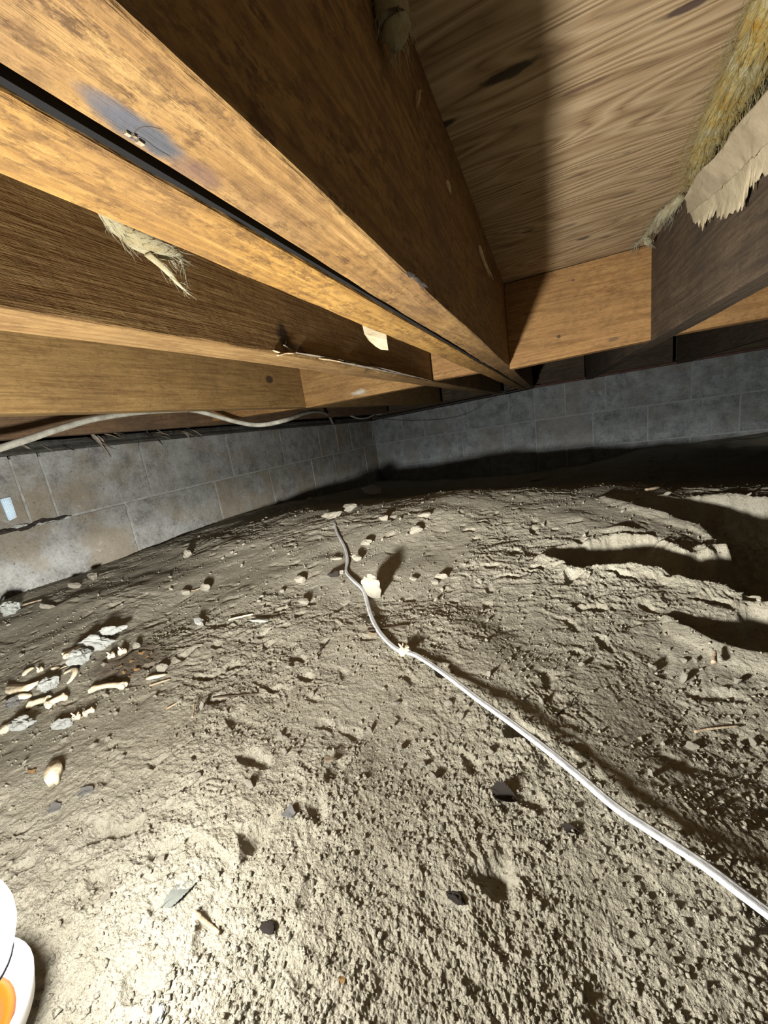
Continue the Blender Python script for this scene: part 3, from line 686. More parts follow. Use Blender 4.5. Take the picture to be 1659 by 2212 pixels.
V += r2_.normal(0, .18, V.shape)*rad[:, None, None]
c_, s_ = np.cos(th)[:, None], np.sin(th)[:, None]; Vx = V[..., 0]*c_-V[..., 1]*s_; Vy = V[..., 0]*s_+V[..., 1]*c_
V = np.stack([Vx+gx_[:, None], Vy+gy_[:, None], V[..., 2]*.8+(gz_+rad*.25)[:, None]], -1).reshape(-1, 3)
Fg = (fo[None]+6*np.arange(ng)[:, None, None]).reshape(-1, 3)
grit = add('grit', mesh_from('grit', V, Fg, False), m_dirt, floor); grit['kind'] = 'stuff'

# bones
def long_bone(L, r, bend=.06, knob=1.7):
    n = 18; t = np.linspace(0, 1, n); x = (t-.5)*L; z = bend*L*np.sin(t*math.pi)
    rad = r*(1+(knob-1)*(np.exp(-(t/.11)**2)+1.05*np.exp(-((1-t)/.13)**2))); rad[0] *= .55; rad[-1] *= .55
    V, Fc = tube(np.stack([x, 0*x, z], 1), rad, k=10, flat=.75)
    parts = [(V, Fc)]
    for sx in (-1, 1):
        for sy in (-.55, .55):
            P_ = np.array([[sx*L*.5-sx*r*.9, sy*r*1.2, 0], [sx*L*.5, sy*r*1.3, 0], [sx*L*.5+sx*r*.5, sy*r*1.2, 0]]); parts.append(tube(P_, [r*.5, r*.95, r*.35], k=8))
    return mesh_from('bone', *join_vf(parts))
def vertebra(r):
    parts = [tube([(-r, 0, 0), (-r*.7, 0, 0), (0, 0, 0), (r*.7, 0, 0), (r, 0, 0)], [r*.6, r*.85, r*.62, r*.85, r*.6], k=10)]
    for d, ln in (((0, 1, .5), 1.7), ((0, -1, .5), 1.7), ((-.5, 0, 1), 1.9), ((.4, .7, .7), 1.3), ((.4, -.7, .7), 1.3)):
        d = np.array(d)/np.linalg.norm(d); parts.append(tube([d*r*.4, d*r*.9, d*r*ln], [r*.34, r*.26, r*.14], k=6, upv=(1, 0, 0)))
    return mesh_from('bone', *join_vf(parts))
def arc_bone(L, r, ang=2.2, flat=.6, taper=.4):
    n = 16; t = np.linspace(-.5, .5, n)*ang; R = L/(2*math.sin(ang/2))
    P_ = np.stack([R*np.sin(t), R*(np.cos(t)-math.cos(ang/2)), .15*L*np.cos(t*1.4)], 1)
    rad = r*(1-taper*np.abs(np.linspace(-1, 1, n))**2); rad[0] *= 1.3; rad[-1] *= .6
    return mesh_from('bone', *tube(P_, rad, k=9, flat=flat))
def flat_bone(L, W_, seed):
    n = 20; th = np.arange(n)*2*math.pi/n; r_ = 1+.35*noise2(np.cos(th)*1.3+seed, np.sin(th)*1.3, 5); bm = bmesh.new(); top = []; bot = []
    for a, q in zip(th, r_):
        x, y = math.cos(a)*L/2*q, math.sin(a)*W_/2*q; zc = .12*L*math.cos(a)**2
        top.append(bm.verts.new((x, y, zc+W_*.12))); bot.append(bm.verts.new((x*.94, y*.94, zc-W_*.10)))
    ct = bm.verts.new((0, 0, W_*.22)); cb = bm.verts.new((0, 0, -W_*.05))
    for i in range(n):
        j = (i+1) % n; bm.faces.new((top[i], top[j], ct)); bm.faces.new((bot[j], bot[i], cb)); bm.faces.new((bot[i], bot[j], top[j], top[i]))
    return bm_mesh('bone', bm, True)
GBn = 'bones scattered by the vented wall'
def bone(kind, a, b_, thick, lab, mat=None, sink=.1, side=1):
    A, B = gpix(*a), gpix(*b_); d = B-A; L = float(np.hypot(d[0], d[1])); ang = math.atan2(d[1], d[0]); mid = (A+B)/2; mid[2] = max(gz(mid[0], mid[1]), (A[2]+B[2])/2)
    me = {'long': lambda: long_bone(L, thick), 'vert': lambda: vertebra(L*.36), 'arc': lambda: arc_bone(L, thick, 2.4), 'rib': lambda: arc_bone(L, thick, 1.2, .6, .5), 'flat': lambda: flat_bone(L, thick, L*900)}[kind]()
    o = put('bone', me, mat or m_bone, mid, 1, (0, math.atan2(A[2]-B[2], L)*.8, ang), (1, side, 1), sink)
    return tag(o, lab, 'bone', GBn)
bone('long', (201, 1496), (271, 1487), .0042, 'straight cream long bone lying alone at the lantern side of the rotted patch')
bone('long', (145, 1424), (183, 1400), .0048, 'slanting long bone leaning on the grey crumbly lumps')
bone('flat', (131, 1418), (165, 1405), .016, 'broken flat bone at the wall side of the slanting long bone')
bone('vert', (231, 1425), (253, 1418), .01, 'spiky vertebra in the middle of the rotted patch')
bone('vert', (254, 1419), (278, 1411), .01, 'second vertebra touching the spiky one in the rotted patch')
bone('arc', (320, 1466), (360, 1458), .0038, 'small curved jaw bone open toward the wall', side=-1)
bone('flat', (19, 1499), (84, 1489), .022, 'pelvis-like broad bone beside the rounded grey lump')
bone('arc', (43, 1507), (70, 1507), .006, 'hooked bone stub on the lantern side of the broad bone', side=-1)
bone('long', (66, 1528), (107, 1516), .0048, 'short knobby bone beside the broad bone')
bone('long', (104, 1530), (143, 1511), .0052, 'thicker short bone in line with the knobby bone')
bone('vert', (155, 1557), (178, 1550), .01, 'yellowish vertebra beside the grey lump toward the lantern')
bone('long', (184, 1547), (202, 1537), .0036, 'stubby smooth bone next to the yellowish vertebra')
bone('flat', (4, 1578), (32, 1570), .02, 'flat yellowish bone at the lantern end of the litter')
bone('arc', (140, 1456), (146, 1480), .004, 'rib bone curled into a half ring')
bone('rib', (53, 1460), (74, 1444), .0045, 'curved grey rib piece near the shaded wall side')
bone('vert', (78, 1454), (98, 1447), .01, 'vertebra beside the curved grey rib piece')
bone('flat', (110, 1450), (130, 1443), .014, 'small flat bone between the rib and the half ring')
bone('rib', (125, 1450), (146, 1440), .0016, 'thin sliver of rib bone')
bone('flat', (97, 1690), (138, 1668), .034, 'ridged chunk of bone standing apart on the bright ground', None, .02)
bone('vert', (105, 1668), (125, 1652), .012, 'pale knob of bone behind the ridged chunk')
bone('vert', (862, 1422), (888, 1406), .01, 'small yellowish bone knot touching the white floor cable')
# rust-coloured flakes
def chip(px, py, wd, asp, mat, name, lab, cat, grp, seed, tilt=.25, rz=None, sink=.15, th=.10):
    L = pix_size(px, py, wd)*2
    n = 14; t = np.arange(n)*2*math.pi/n; r_ = 1+.4*noise2(np.cos(t)*1.6+seed*3.1, np.sin(t)*1.6, 9); bm = bmesh.new()
    rings = []
    for zz, k in ((-th, .9), (th*.6, 1.0)):
        rings.append([bm.verts.new((math.cos(a)*.5*q*k, math.sin(a)*.5*asp*q*k, zz+.10*math.sin(a*2+seed))) for a, q in zip(t, r_)])
    ct = bm.verts.new((0, 0, th*1.2)); cb = bm.verts.new((0, 0, -th))
    for i in range(n):
        j = (i+1) % n; bm.faces.new((rings[0][i], rings[0][j], rings[1][j], rings[1][i])); bm.faces.new((rings[1][i], rings[1][j], ct)); bm.faces.new((rings[0][j], rings[0][i], cb))
    o = put(name, bm_mesh(name, bm), mat, gpix(px, py), L, (random.uniform(-tilt, tilt), random.uniform(-tilt, tilt), random.uniform(-.5, .5) if rz is None else rz), (1, 1, 1), sink)
    return tag(o, lab, cat, grp)
for k, (px, py, wd) in enumerate(((306, 1412, 18), (269, 1454, 14), (297, 1448, 16), (285, 1430, 12), (262, 1440, 10), (318, 1420, 10), (280, 1462, 9))):
    chip(px, py, wd, .6, m_rust, 'rust_flake', 'rust-brown flake in the dark rotted patch', 'flake', 'rust-brown flakes', k)
for k, (px, py, wd) in enumerate(((223, 1438, 18), (242, 1469, 16), (49, 1418, 28))):
    chip(px, py, wd, .45, m_clod, 'pale_flake', 'pale flat flake among the scattered bones', 'flake', 'pale flakes', 30+k)
chip(118, 1748, 30, .85, m_slate, 'stone_chip', 'blue-grey square stone chip on the bright ground', 'stone', None, 41, .1, 0)
chip(185, 1714, 36, .6, m_slate, 'stone_chip', 'dull grey-green stone chip beside the ridged bone chunk', 'stone', None, 42, .1, .5)
chip(625, 1760, 32, .7, m_slate, 'stone_chip', 'grey flake-like stone half buried in rough dirt', 'stone', None, 43, .2, .2)
chip(70, 1668, 26, .4, m_rust, 'stone_chip', 'brown sliver of stone beside the ridged bone chunk', 'stone', None, 44, .1, .1)
chip(738, 2118, 16, .7, m_rust, 'wood_chip', 'small orange-brown wood chip on the rough ground before the lantern', 'chip', None, 45)
chip(806, 1372, 22, .5, m_twig, 'wood_chip', 'brown wood chip on the bone side of the white cable', 'chip', None, 46, .2, .3)
chip(716, 1645, 30, .5, m_twig, 'wood_chip', 'broken wood chip in a clump of rough dirt', 'chip', None, 47, .4, .6)
# leaves: bent sheet with a toothed rim and a midrib
def leaf(px, py, wd, asp, mat, lab, rz, curl, tilt):
    L = pix_size(px, py, wd)*2; n = 24; m = 5; V = []; Fc = []
    for i in range(n+1):
        u = i/n; wv_ = math.sin(math.pi*u**.8)**.8*.5*asp+.012
        wv_ *= 1+.13*math.sin(i*2.6)
        for j in range(-m, m+1):
            s_ = j/m; V.append((u-.5, s_*wv_, curl*(s_*wv_*2)**2+.05*math.sin(u*5+s_*2)+.02*abs(math.sin(u*18))*abs(s_)))
    k = 2*m+1
    for i in range(n):
        for j in range(k-1): Fc.append((i*k+j, (i+1)*k+j, (i+1)*k+j+1, i*k+j+1))
    blade = mesh_from('blade', V, Fc)
    p = gpix(px, py); root = empty('leaf', (p[0], p[1], p[2])); root.rotation_euler = (tilt[0], tilt[1], rz); root['_o'] = [0, 0, 0]
    bl = add('blade', blade, mat, root); bl.scale = (L, L, L); bl.location = (0, 0, L*.06)
    sm = bl.modifiers.new('thick', 'SOLIDIFY'); sm.thickness = .012
    rib = [(u-.62, .004*math.sin(u*9), .012+.05*math.sin(u*5)) for u in np.linspace(0, 1.1, 14)]
    V, Fc = tube(rib, np.linspace(.016, .006, 14), k=6); add('midrib', mesh_from('midrib', V, Fc), mat, bl)
    return tag(root, lab, 'leaf', 'dead leaves')
leaf(391, 1932, 68, .55, m_leaf, 'flat grey-green dead leaf with a toothed rim on the bright ground', 1.0, .25, (0, -.05))
leaf(1090, 1718, 58, .6, m_dark, 'dark curled dead leaf in rough dirt on the bone side of the white cable', -.2, 1.2, (.5, 0))
leaf(1232, 1792, 40, .4, m_dark, 'smaller dark curled leaf close to the larger dark one', -.1, 1.2, (.5, 0))
# sticks and roots
def stick(pts, r, mat, name, lab, cat, grp=None, lift=.002):
    P_ = np.array([gpix(*p) for p in pts]); P_[:, 2] += lift
    C_ = catmull(P_, 6); C_[:, 2] = np.maximum(C_[:, 2], ground(C_[:, 0], C_[:, 1])+r*.4)
    rr_ = r*(1-.35*np.linspace(0, 1, len(C_)))*(1+.15*noise2(np.arange(len(C_))*.7, 0*C_[:, 0], 3))
    return tag(tube_obj(name, C_, rr_, mat, k=7), lab, cat, grp)
stick([(403, 1279), (420, 1277), (440, 1270)], .0016, m_twig, 'twig', 'thin stick joining two knobby clods', 'twig')
stick([(50, 1309), (70, 1303), (92, 1297)], .003, m_twig, 'twig', 'pale stick beside the wall in the shade', 'twig')
stick([(0, 1322), (8, 1300), (20, 1287), (34, 1288)], .002, m_root, 'root', 'dark root arching up by the vented wall', 'root', None, .012)
stick([(495, 1341), (520, 1335), (547, 1328)], .0022, m_bone, 'twig', 'straight pale stick on the ground on the bone side of the cable', 'twig')
stick([(324, 1484), (345, 1477), (368, 1470)], .0013, m_twig, 'twig', 'thin stick next to the jaw bone', 'twig')
stick([(359, 1535), (375, 1526), (389, 1517)], .0013, m_twig, 'twig', 'thin stick on the bare ground beside the bones', 'twig')
stick([(1199, 1550), (1215, 1535), (1232, 1526), (1240, 1510)], .0008, m_root, 'root', 'black thread-like root on the hollow side of the white cable', 'root', None, .001)
stick([(790, 1366), (830, 1360), (880, 1353)], .0016, m_root, 'twig', 'dark twig crossing under the white floor cable', 'twig')
stick([(690, 1410), (700, 1398), (711, 1386)], .0016, m_root, 'twig', 'short dark twig lying on bare ground on the bone side of the cable', 'twig')
stick([(460, 1507), (505, 1506), (556, 1501)], .0010, m_root, 'twig', 'hair-thin dark twig on the ground beside the straight long bone', 'twig')
stick([(418, 1560), (422, 1543), (420, 1527)], .0010, m_twig, 'twig', 'little forked-looking twig standing from the ground', 'twig', None, .006)
stick([(420, 1975), (450, 2000), (475, 2020)], .0018, m_twig, 'twig', 'stick pressed into the ground next to the grey leaf', 'twig')
stick([(1500, 1585), (1540, 1578), (1600, 1572)], .0012, m_twig, 'twig', 'pale thin twig on the rough ground beside the smaller hollow', 'twig')
stick([(1395, 1062), (1425, 1055), (1440, 1045)], .004, m_twig, 'twig', 'crooked stick on the lit ridge before the long wall', 'twig', None, .004)
stick([(1541, 1450), (1542, 1438), (1543, 1425)], .0028, m_twig, 'twig', 'short upright stub at the rim of the smaller hollow', 'twig', None, .010)

# ------------------------------------------------------------------ cables
m_white = simple('white_cable_sheath', (.33, .34, .345), (.48, .49, .49), 90, .55, .0003)
wc = [(722, 1128), (728, 1150), (744, 1180), (751, 1208), (748, 1234), (765, 1255), (785, 1275), (793, 1300), (804, 1335), (824, 1370), (858, 1402), (900, 1416), (960, 1455), (1030, 1508), (1100, 1558),
      (1180, 1618), (1250, 1675), (1330, 1743), (1420, 1803), (1520, 1868), (1600, 1928), (1690, 1995), (1800, 2075), (1950, 2190)]
lift = [.002, .003, .003, .003, .003, .004, .004, .004, .004, .004, .004, .004, .007, .010, .011, .011, .011, .011, .010, .010, .010, .010, .008, .006]
P_ = []
for (px, py), l_ in zip(wc, lift):
    r_ = ray(px, py); z = float(ground(np.array([gpix(px, py)[0]]), np.array([gpix(px, py)[1]]), False)[0])+l_; P_.append(r_*(z/r_[2]))
e_ = P_[-1]
for dx, dy in ((.12, -.07), (.30, -.20), (.55, -.42), (.80, -.72), (1.0, -1.05)): P_.append(np.array([e_[0]+dx, e_[1]+dy, gz(e_[0]+dx, e_[1]+dy)+.004]))
C_ = catmull(np.array(P_), 12); g_ = ground(C_[:, 0], C_[:, 1]); C_[:, 2] = np.maximum(C_[:, 2], g_+.0012)
tag(tube_obj('floor_cable', C_, .0036, m_white, k=16, flat=.6, ridge=.35), 'flat white two-core cable running across the dirt floor', 'cable')
m_gc = simple('aged_cable', (.33, .31, .25), (.58, .56, .48), 40, .6, .0003)
gc = [(-60, 985), (0, 968), (60, 949), (120, 929), (200, 906), (290, 892), (360, 887), (410, 886), (450, 894), (510, 911), (560, 918), (615, 908), (660, 892), (690, 889), (710, 898), (719, 915)]
xs = [-1.02, -1.05, -1.07, -1.09, -1.12, -1.14, -1.14, -1.13, -1.11, -1.03, -.95, -.88, -.95, -1.08, -1.24, -1.36]
C_ = catmull([px_x(a, b_, x) for (a, b_), x in zip(gc, xs)], 10)
gcab = empty('joist_cable', C_[60]); tag(gcab, 'thick aged grey-white cable looping under the brown joist along the vented wall', 'cable')
shth = tube_obj('sheath', C_, .0078, m_gc, gcab, k=14)
stp = catmull([px_x(405, 886, -1.13)+np.array(q)*.0086 for q in ((0, 0, -1), (1, 0, 0), (0, 0, 1), (-1, 0, 0), (0, 0, -1))], 5)
tube_obj('cable_clip', stp, .0012, m_root, shth, k=6)
sc = catmull([px_x(a, b_, x) for a, b_, x in ((752, 895, -1.36), (762, 900, -1.34), (775, 904, -1.33), (792, 903, -1.33), (805, 897, -1.33), (815, 890, -1.34))], 8)
tag(tube_obj('cable_end', sc, .006, m_gc, k=10), 'short drooping grey cable between the wall top and the metal strap', 'cable')
tw = []
for a, b_ in ((800, 903), (850, 907), (905, 908), (960, 905), (1010, 893), (1045, 872), (1080, 852), (1110, 837), (1150, 828)):
    r_ = ray(a, b_); k = 2.8/r_[1]
    for _ in range(20): k = float(back_y(min(r_[0]*k, -.101))-.03)/r_[1]
    tw.append(r_*k)
tag(tube_obj('thin_wire', catmull(tw, 10), .0016, m_wire, k=6), 'thin dark wire sagging across the turned wall stretch', 'wire')

# metal strap at the wall corner
c_ = px_y(822, 884, 2.89); st = empty('metal_strap', c_); tag(st, 'dull grey metal strap hanger under the sill near the wall corner', 'bracket')
add('strap', box_mesh('strap', (c_[0]-.034, c_[1], c_[2]-.035), (c_[0]+.012, c_[1]+.004, .20), .001), m_steel, st)
add('flange', box_mesh('flange', (c_[0]+.012, c_[1]-.002, c_[2]-.035), (c_[0]+.016, c_[1]+.05, .20), .001), m_steel, st)
add('strap_foot', box_mesh('strap_foot', (c_[0]-.034, c_[1]-.03, c_[2]-.039), (c_[0]+.016, c_[1]+.05, c_[2]-.035), .001), m_steel, st)

# ------------------------------------------------------------------ vent screen in the vented wall
m_vent, nt, b = new_mat('daylit_vent_gap', .8); b.inputs['Base Color'].default_value = (.4, .62, .8, 1)
b.inputs['Emission Color'].default_value = (.35, .62, 1, 1); b.inputs['Emission Strength'].default_value = .35
m_mesh = simple('pale_wire_screen', (.60, .68, .72), (.80, .86, .88), 60, .6, 0)
q4 = [px_x(a, b_, XL+.004) for a, b_ in ((2, 1079), (21, 1074), (35, 1117), (20, 1124))]
vs_ = empty('vent_screen', q4[3]); tag(vs_, 'small pale blue wire vent screen set in the vented block wall', 'vent')
add('vent_gap', hexa('vent_gap', [*q4, *[q+np.array([-.012, 0, 0]) for q in q4]]), m_vent, vs_)
def lerp2(u, v): return (q4[0]*(1-u)+q4[1]*u)*(1-v)+(q4[3]*(1-u)+q4[2]*u)*v+np.array([.002, 0, 0])
for k in range(13): tube_obj('wire', [lerp2(-.02, k/12), lerp2(.5, k/12), lerp2(1.02, k/12)], .0011, m_mesh, vs_, k=5)
for k in range(6): tube_obj('wire', [lerp2(k/5, -.02), lerp2(k/5, .5), lerp2(k/5, 1.02)], .0011, m_mesh, vs_, k=5)
# crumbled mortar below it; dark lumps give the open joint's shade as colour
for k, (px, py, wd, mt) in enumerate(((10, 1147, 44, m_dark), (50, 1140, 44, m_dark), (92, 1126, 40, m_dark), (130, 1119, 26, m_dark), (88, 1130, 24, m_grey), (40, 1136, 30, m_grey), (140, 1118, 20, m_grey))):
    p = px_x(px, py, XL+.001); q = px_x(px+wd, py, XL+.001); L_ = float(np.linalg.norm(p-q))*.5
    me = CLg[k % 5].copy(); M = Matrix.Translation(Vector(p)) @ Matrix.Rotation(math.pi/2, 4, 'Z') @ Matrix.Diagonal((L_*.8, .012 if mt is m_dark else .014, L_*.28, 1)); me.transform(M); me.materials.clear()
    add('crumb_joint_shade', me, mt, wl)

# ------------------------------------------------------------------ splinters, nails, cracks on the timber
def shard(name, A, B, wd, mat, parent, seed=0, up=(0, 0, 1)):
    A, B = np.asarray(A, float), np.asarray(B, float); C_ = catmull([A, A*.65+B*.35+np.random.default_rng(seed).normal(0, wd*.25, 3), A*.3+B*.7, B], 5); n = len(C_)
    r_ = wd*np.interp(np.linspace(0, 1, n), [0, .15, .6, 1], [.5, 1, .75, .08])*(1+.25*noise2(np.arange(n)*.8+seed, 0*C_[:, 0], 4))
    V, Fc = tube(C_, r_, k=6, flat=.35, upv=up); return add(name, mesh_from(name, V, Fc, False), mat, parent)
xj3 = -.2865
for k, (a, b_, wd, mt) in enumerate((((640, 762), (800, 790), .0045, m_splitg), ((740, 783), (880, 812), .006, m_splitg), ((800, 790), (945, 826), .0055, m_splitg), ((690, 775), (760, 786), .004, m_split),
                                     ((600, 768), (645, 762), .005, m_split), ((612, 745), (640, 765), .003, m_splitg), ((590, 757), (622, 764), .003, m_split), ((618, 738), (612, 760), .003, m_splitg), ((655, 760), (690, 772), .003, m_dark))):
    shard('splinter', px_x(*a, xj3), px_x(*b_, xj3-.004), wd*.62, mt, j3, k)
for k, (px, py) in enumerate(((688, 811), (692, 842))):
    c_ = px_x(px, py, -.7435); V, Fc = lathe([(.0001, .0), (.004, .0), (.0042, .001), (.0036, .002), (.0001, .0022)], c_, (1, 0, 0), 10)
    add('nail_head', mesh_from('nail_head', V, Fc), m_root, j4)
def jb(p): p = np.array(p); p[2] = H+.004*(p[1]-.1)/2.65+.001*float(noise2(np.array([p[1]*4]), np.array([4.]), 1)[0]); return p
for pts in (((283, 302), (292, 291), (305, 281), (325, 279), (352, 285)), ((283, 304), (300, 300), (316, 308), (340, 326), (370, 343))):
    tube_obj('crack', catmull([jb(px_z(a, b_, H)) for a, b_ in pts], 8), .00012, m_root, j1, k=5)
for k, (px, py, w_) in enumerate(((276, 291, 12), (303, 310, 16), (292, 296, 8))):
    c_ = px_z(px, py, H); d_ = .0007*w_/12; me = hexa('exposed_wood', [(c_[0]-d_, c_[1]-d_*1.3, H-.0001), (c_[0]+d_, c_[1]-d_, H-.0001), (c_[0]+d_*.8, c_[1]+d_*1.3, H-.0001), (c_[0]-d_*.9, c_[1]+d_, H-.0001),
          (c_[0]-d_, c_[1]-d_*1.3, H+.002), (c_[0]+d_, c_[1]-d_, H+.002), (c_[0]+d_*.8, c_[1]+d_*1.3, H+.002), (c_[0]-d_*.9, c_[1]+d_, H+.002)]); add('exposed_wood', me, m_twig, j1)
for k, (a, b_, wd, mt) in enumerate((((880, 590), (920, 628), .0028, m_dark), ((884, 598), (912, 622), .0022, m_splitg), ((895, 600), (925, 625), .0018, m_dark))):
    shard('splinter', px_z(*a, H)+np.array([0, 0, .0005]), px_z(*b_, H)+np.array([0, 0, .0008]), wd, mt, j1, 60+k)
tube_obj('crack', catmull([px_x(a, b_, .2048) for a, b_ in ((1462, 650), (1510, 618), (1570, 576), (1659, 519))], 8), .0007, m_root, j0, k=5)
tube_obj('crack', catmull([px_x(a, b_, .2048) for a, b_ in ((1640, 480), (1644, 520), (1641, 560))], 6), .0004, m_splitg, j0, k=5)
# slivers along the top of the grey-stained joist's shaded face
for k, (a, b_, wd) in enumerate((((905, 195), (900, 235), .003), ((965, 390), (975, 420), .002), ((1035, 530), (1058, 600), .0025), ((1045, 560), (1066, 605), .002))):
    A, B = px_x(*a, -.0825), px_x(*b_, -.0815); shard('splinter', A, B, wd, m_split, j1, 70+k)
sl = [o for o in COL.objects if o.name.startswith('sill_plate')][0]
r3_ = np.random.default_rng(5)
for k in range(22):
    px = r3_.uniform(30, 480); py = np.interp(px, [20, 300, 485], [985, 950, 930])-r3_.uniform(2, 22)
    x_ = XL+r3_.uniform(.002, .012); A = px_x(px, py, x_); B = px_x(px+r3_.uniform(10, 42), py+r3_.uniform(2, 22), x_-.002)
    shard('splinter', A, B, r3_.uniform(.003, .007), (m_splitg, m_splitg, m_twig, m_dark)[k % 4], sl, 100+k)
shard('splinter', px_x(197, 936, XL+.012), px_x(240, 988, XL+.008), .010, m_splitg, sl, 141)

# ------------------------------------------------------------------ insulation and paper
def fibre_mat(name, c1, c2, c3):
    m, nt, b = new_mat(name, .95); P, oi = obj_pos(nt)
    n = noise_n(nt, P, 45, 6, .7, .6); col = ramp(nt, n, [(.32, c1), (.5, c2), (.66, c3)]); nt.links.new(col, b.inputs['Base Color'])
    b.inputs['Subsurface Weight'].default_value = .25; b.inputs['Subsurface Radius'].default_value = (.006, .005, .003); b.inputs['Subsurface Scale'].default_value = 1
    bump(nt, b, noise_n(nt, P, 330, 6, .8), .004, .9); return m
m_fib = fibre_mat('yellow_glass_fibre', (.46, .25, .03), (.55, .43, .16), (.62, .58, .38))
m_fib2 = fibre_mat('pale_glass_fibre', (.36, .29, .15), (.48, .43, .27), (.58, .55, .42))
m_kraft = simple('kraft_paper', (.26, .21, .135), (.38, .31, .205), 28, .85, .0006)
m_torn = simple('torn_paper', (.34, .28, .175), (.48, .405, .27), 45, .9, .0008)
def fluff(path, rad, mat, parent, seed, nfib=160, flen=.02, frad=.0003, flat=.8, amp=.16):
    C_ = catmull(path, 8); n = len(C_); R = np.interp(np.linspace(0, 1, n), np.linspace(0, 1, len(rad)), rad); k = 18
    V, Fc = tube(C_, R, k=k, flat=flat); nz = noise3(V[:, 0]*70+seed, V[:, 1]*22, V[:, 2]*70)+.5*noise3(V[:, 0]*220+seed, V[:, 1]*60, V[:, 2]*220)
    Cc = np.repeat(C_, k, 0); V = Cc+(V-Cc)*(1+amp*nz)[:, None]
    batt = add('batt', mesh_from('batt', V, Fc), mat, parent)
    q = np.random.default_rng(seed); parts = []; T = np.gradient(C_, axis=0)
    for _ in range(nfib):
        i = q.integers(0, n); s_ = V[i*k+q.integers(0, k)]; t_ = T[i]/np.linalg.norm(T[i]); d_ = (s_-C_[i])/(np.linalg.norm(s_-C_[i])+1e-9)
        L_ = flen*q.uniform(.4, 1.3); e = s_+t_*L_*q.uniform(.2, 1)+d_*L_*q.uniform(.05, .4)+np.array([0, 0, -1])*L_*q.uniform(0, .3)
        mm = (s_+e)/2+q.normal(0, L_*.08, 3); parts.append(tube([s_-d_*.001, mm, e], [frad*1.4, frad, frad*.4], k=3, cap=False))
    o = add('fibres', mesh_from('fibres', *join_vf(parts)), mat, batt); o['kind'] = 'stuff'
def sheet(name, top, bot, mat, parent, n=70, m=18, wr=.003, seed=0, rag=.006, th=.0012):
    Tp = catmull(top, 16); Bt = catmull(bot, 16); f_ = lambda C, t: np.array([np.interp(t, np.linspace(0, 1, len(C)), C[:, i]) for i in range(3)])
    V = []; Fc = []
    for i in range(n+1):
        a = f_(Tp, i/n); c = f_(Bt, i/n); rg = rag*(float(noise2(i*.31, 3., seed))+.7*float(noise2(i*.93, 1., seed)))
        for j in range(m+1):
            t = j/m; p = a*(1-t)+c*t; p = p+np.array([0, 0, -1])*rg*t**4
            p = p+np.array([-1, 0, 0])*(wr*(.6+float(noise3(p[1]*14+seed, p[2]*20, .5))+.3*float(noise3(p[1]*60, p[2]*30, seed+.5)))); V.append(p)
    k = m+1
    for i in range(n):
        for j in range(m): Fc.append((i*k+j, i*k+j+1, (i+1)*k+j+1, (i+1)*k+j))
    o = add(name, mesh_from(name, V, Fc), mat, parent); md = o.modifiers.new('thick', 'SOLIDIFY'); md.thickness = th; md.offset = 0
    return o
c_ = px_z(1560, 300, .24); ins = empty('insulation_batt', c_); tag(ins, 'torn yellow insulation batt with peeling kraft paper on the dark joist', 'insulation')
fluff([px_z(1800, -160, .262), px_z(1700, 10, .262), px_z(1650, 100, .262), px_z(1600, 180, .262), px_z(1553, 265, .263), px_z(1518, 335, .266), px_z(1494, 395, .270)],
      [.026, .024, .0215, .019, .016, .012, .006], m_fib, ins, 3, 1100, .05, .0002)
sheet('kraft_facing', [px_x(a, b_, .172) for a, b_ in ((1800, 20), (1659, 195), (1600, 272), (1548, 338), (1505, 385), (1482, 425))],
      [px_x(a, b_, .190) for a, b_ in ((1800, 175), (1659, 318), (1620, 350), (1583, 385), (1540, 425), (1490, 462))], m_kraft, ins, 70, 16, .004, 2, .002)
sheet('torn_paper', [px_x(a, b_, .189) for a, b_ in ((1800, 160), (1659, 300), (1620, 335), (1580, 372), (1540, 412), (1492, 452))],
      [px_x(a, b_, .198) for a, b_ in ((1800, 270), (1659, 378), (1622, 402), (1605, 450), (1570, 464), (1540, 468), (1522, 485), (1496, 472))], m_torn, ins, 90, 18, .003, 5, .010)
i2 = empty('insulation_tuft', px_z(1430, 460, .26)); tag(i2, 'thin yellow insulation wisp tucked at the end of the dark joist', 'insulation')
fluff([px_z(1472, 424, .278), px_z(1452, 446, .274), px_z(1432, 466, .272), px_z(1412, 490, .272), px_z(1390, 515, .276), px_z(1370, 533, .281)], [.007, .010, .010, .007, .004, .0015], m_fib2, i2, 5, 200, .03, .0003)
fluff([px_z(1394, 512, .272), px_z(1400, 522, .268), px_z(1406, 530, .266)], [.004, .007, .004], m_fib2, i2, 6, 50, .012, .0003)
i3 = empty('insulation_tuft', px_x(310, 520, -.235)); tag(i3, 'tuft of pale insulation hanging by the splintered joist', 'insulation')
fluff([px_x(215, 452, -.235), px_x(250, 482, -.235), px_x(290, 512, -.232), px_x(330, 532, -.23), px_x(370, 548, -.23), px_x(396, 556, -.232)], [.003, .008, .0105, .0105, .0065, .002], m_fib2, i3, 7, 120, .014, .00018, .55)
fluff([px_x(318, 548, -.23), px_x(345, 570, -.23), px_x(365, 590, -.23), px_x(385, 613, -.23), px_x(410, 637, -.23)], [.0028, .0026, .0022, .0014, .0004], m_fib2, i3, 8, 20, .010, .00018, .6, .12)
fluff([px_x(392, 558, -.231), px_x(398, 580, -.231), px_x(404, 612, -.231)], [.0016, .0010, .0003], m_fib2, i3, 9, 14, .010, .00018)
i4 = empty('insulation_tuft', px_x(855, 70, -.078)); tag(i4, 'dusty insulation scrap stuffed between the grey-stained joist and the plywood', 'insulation')
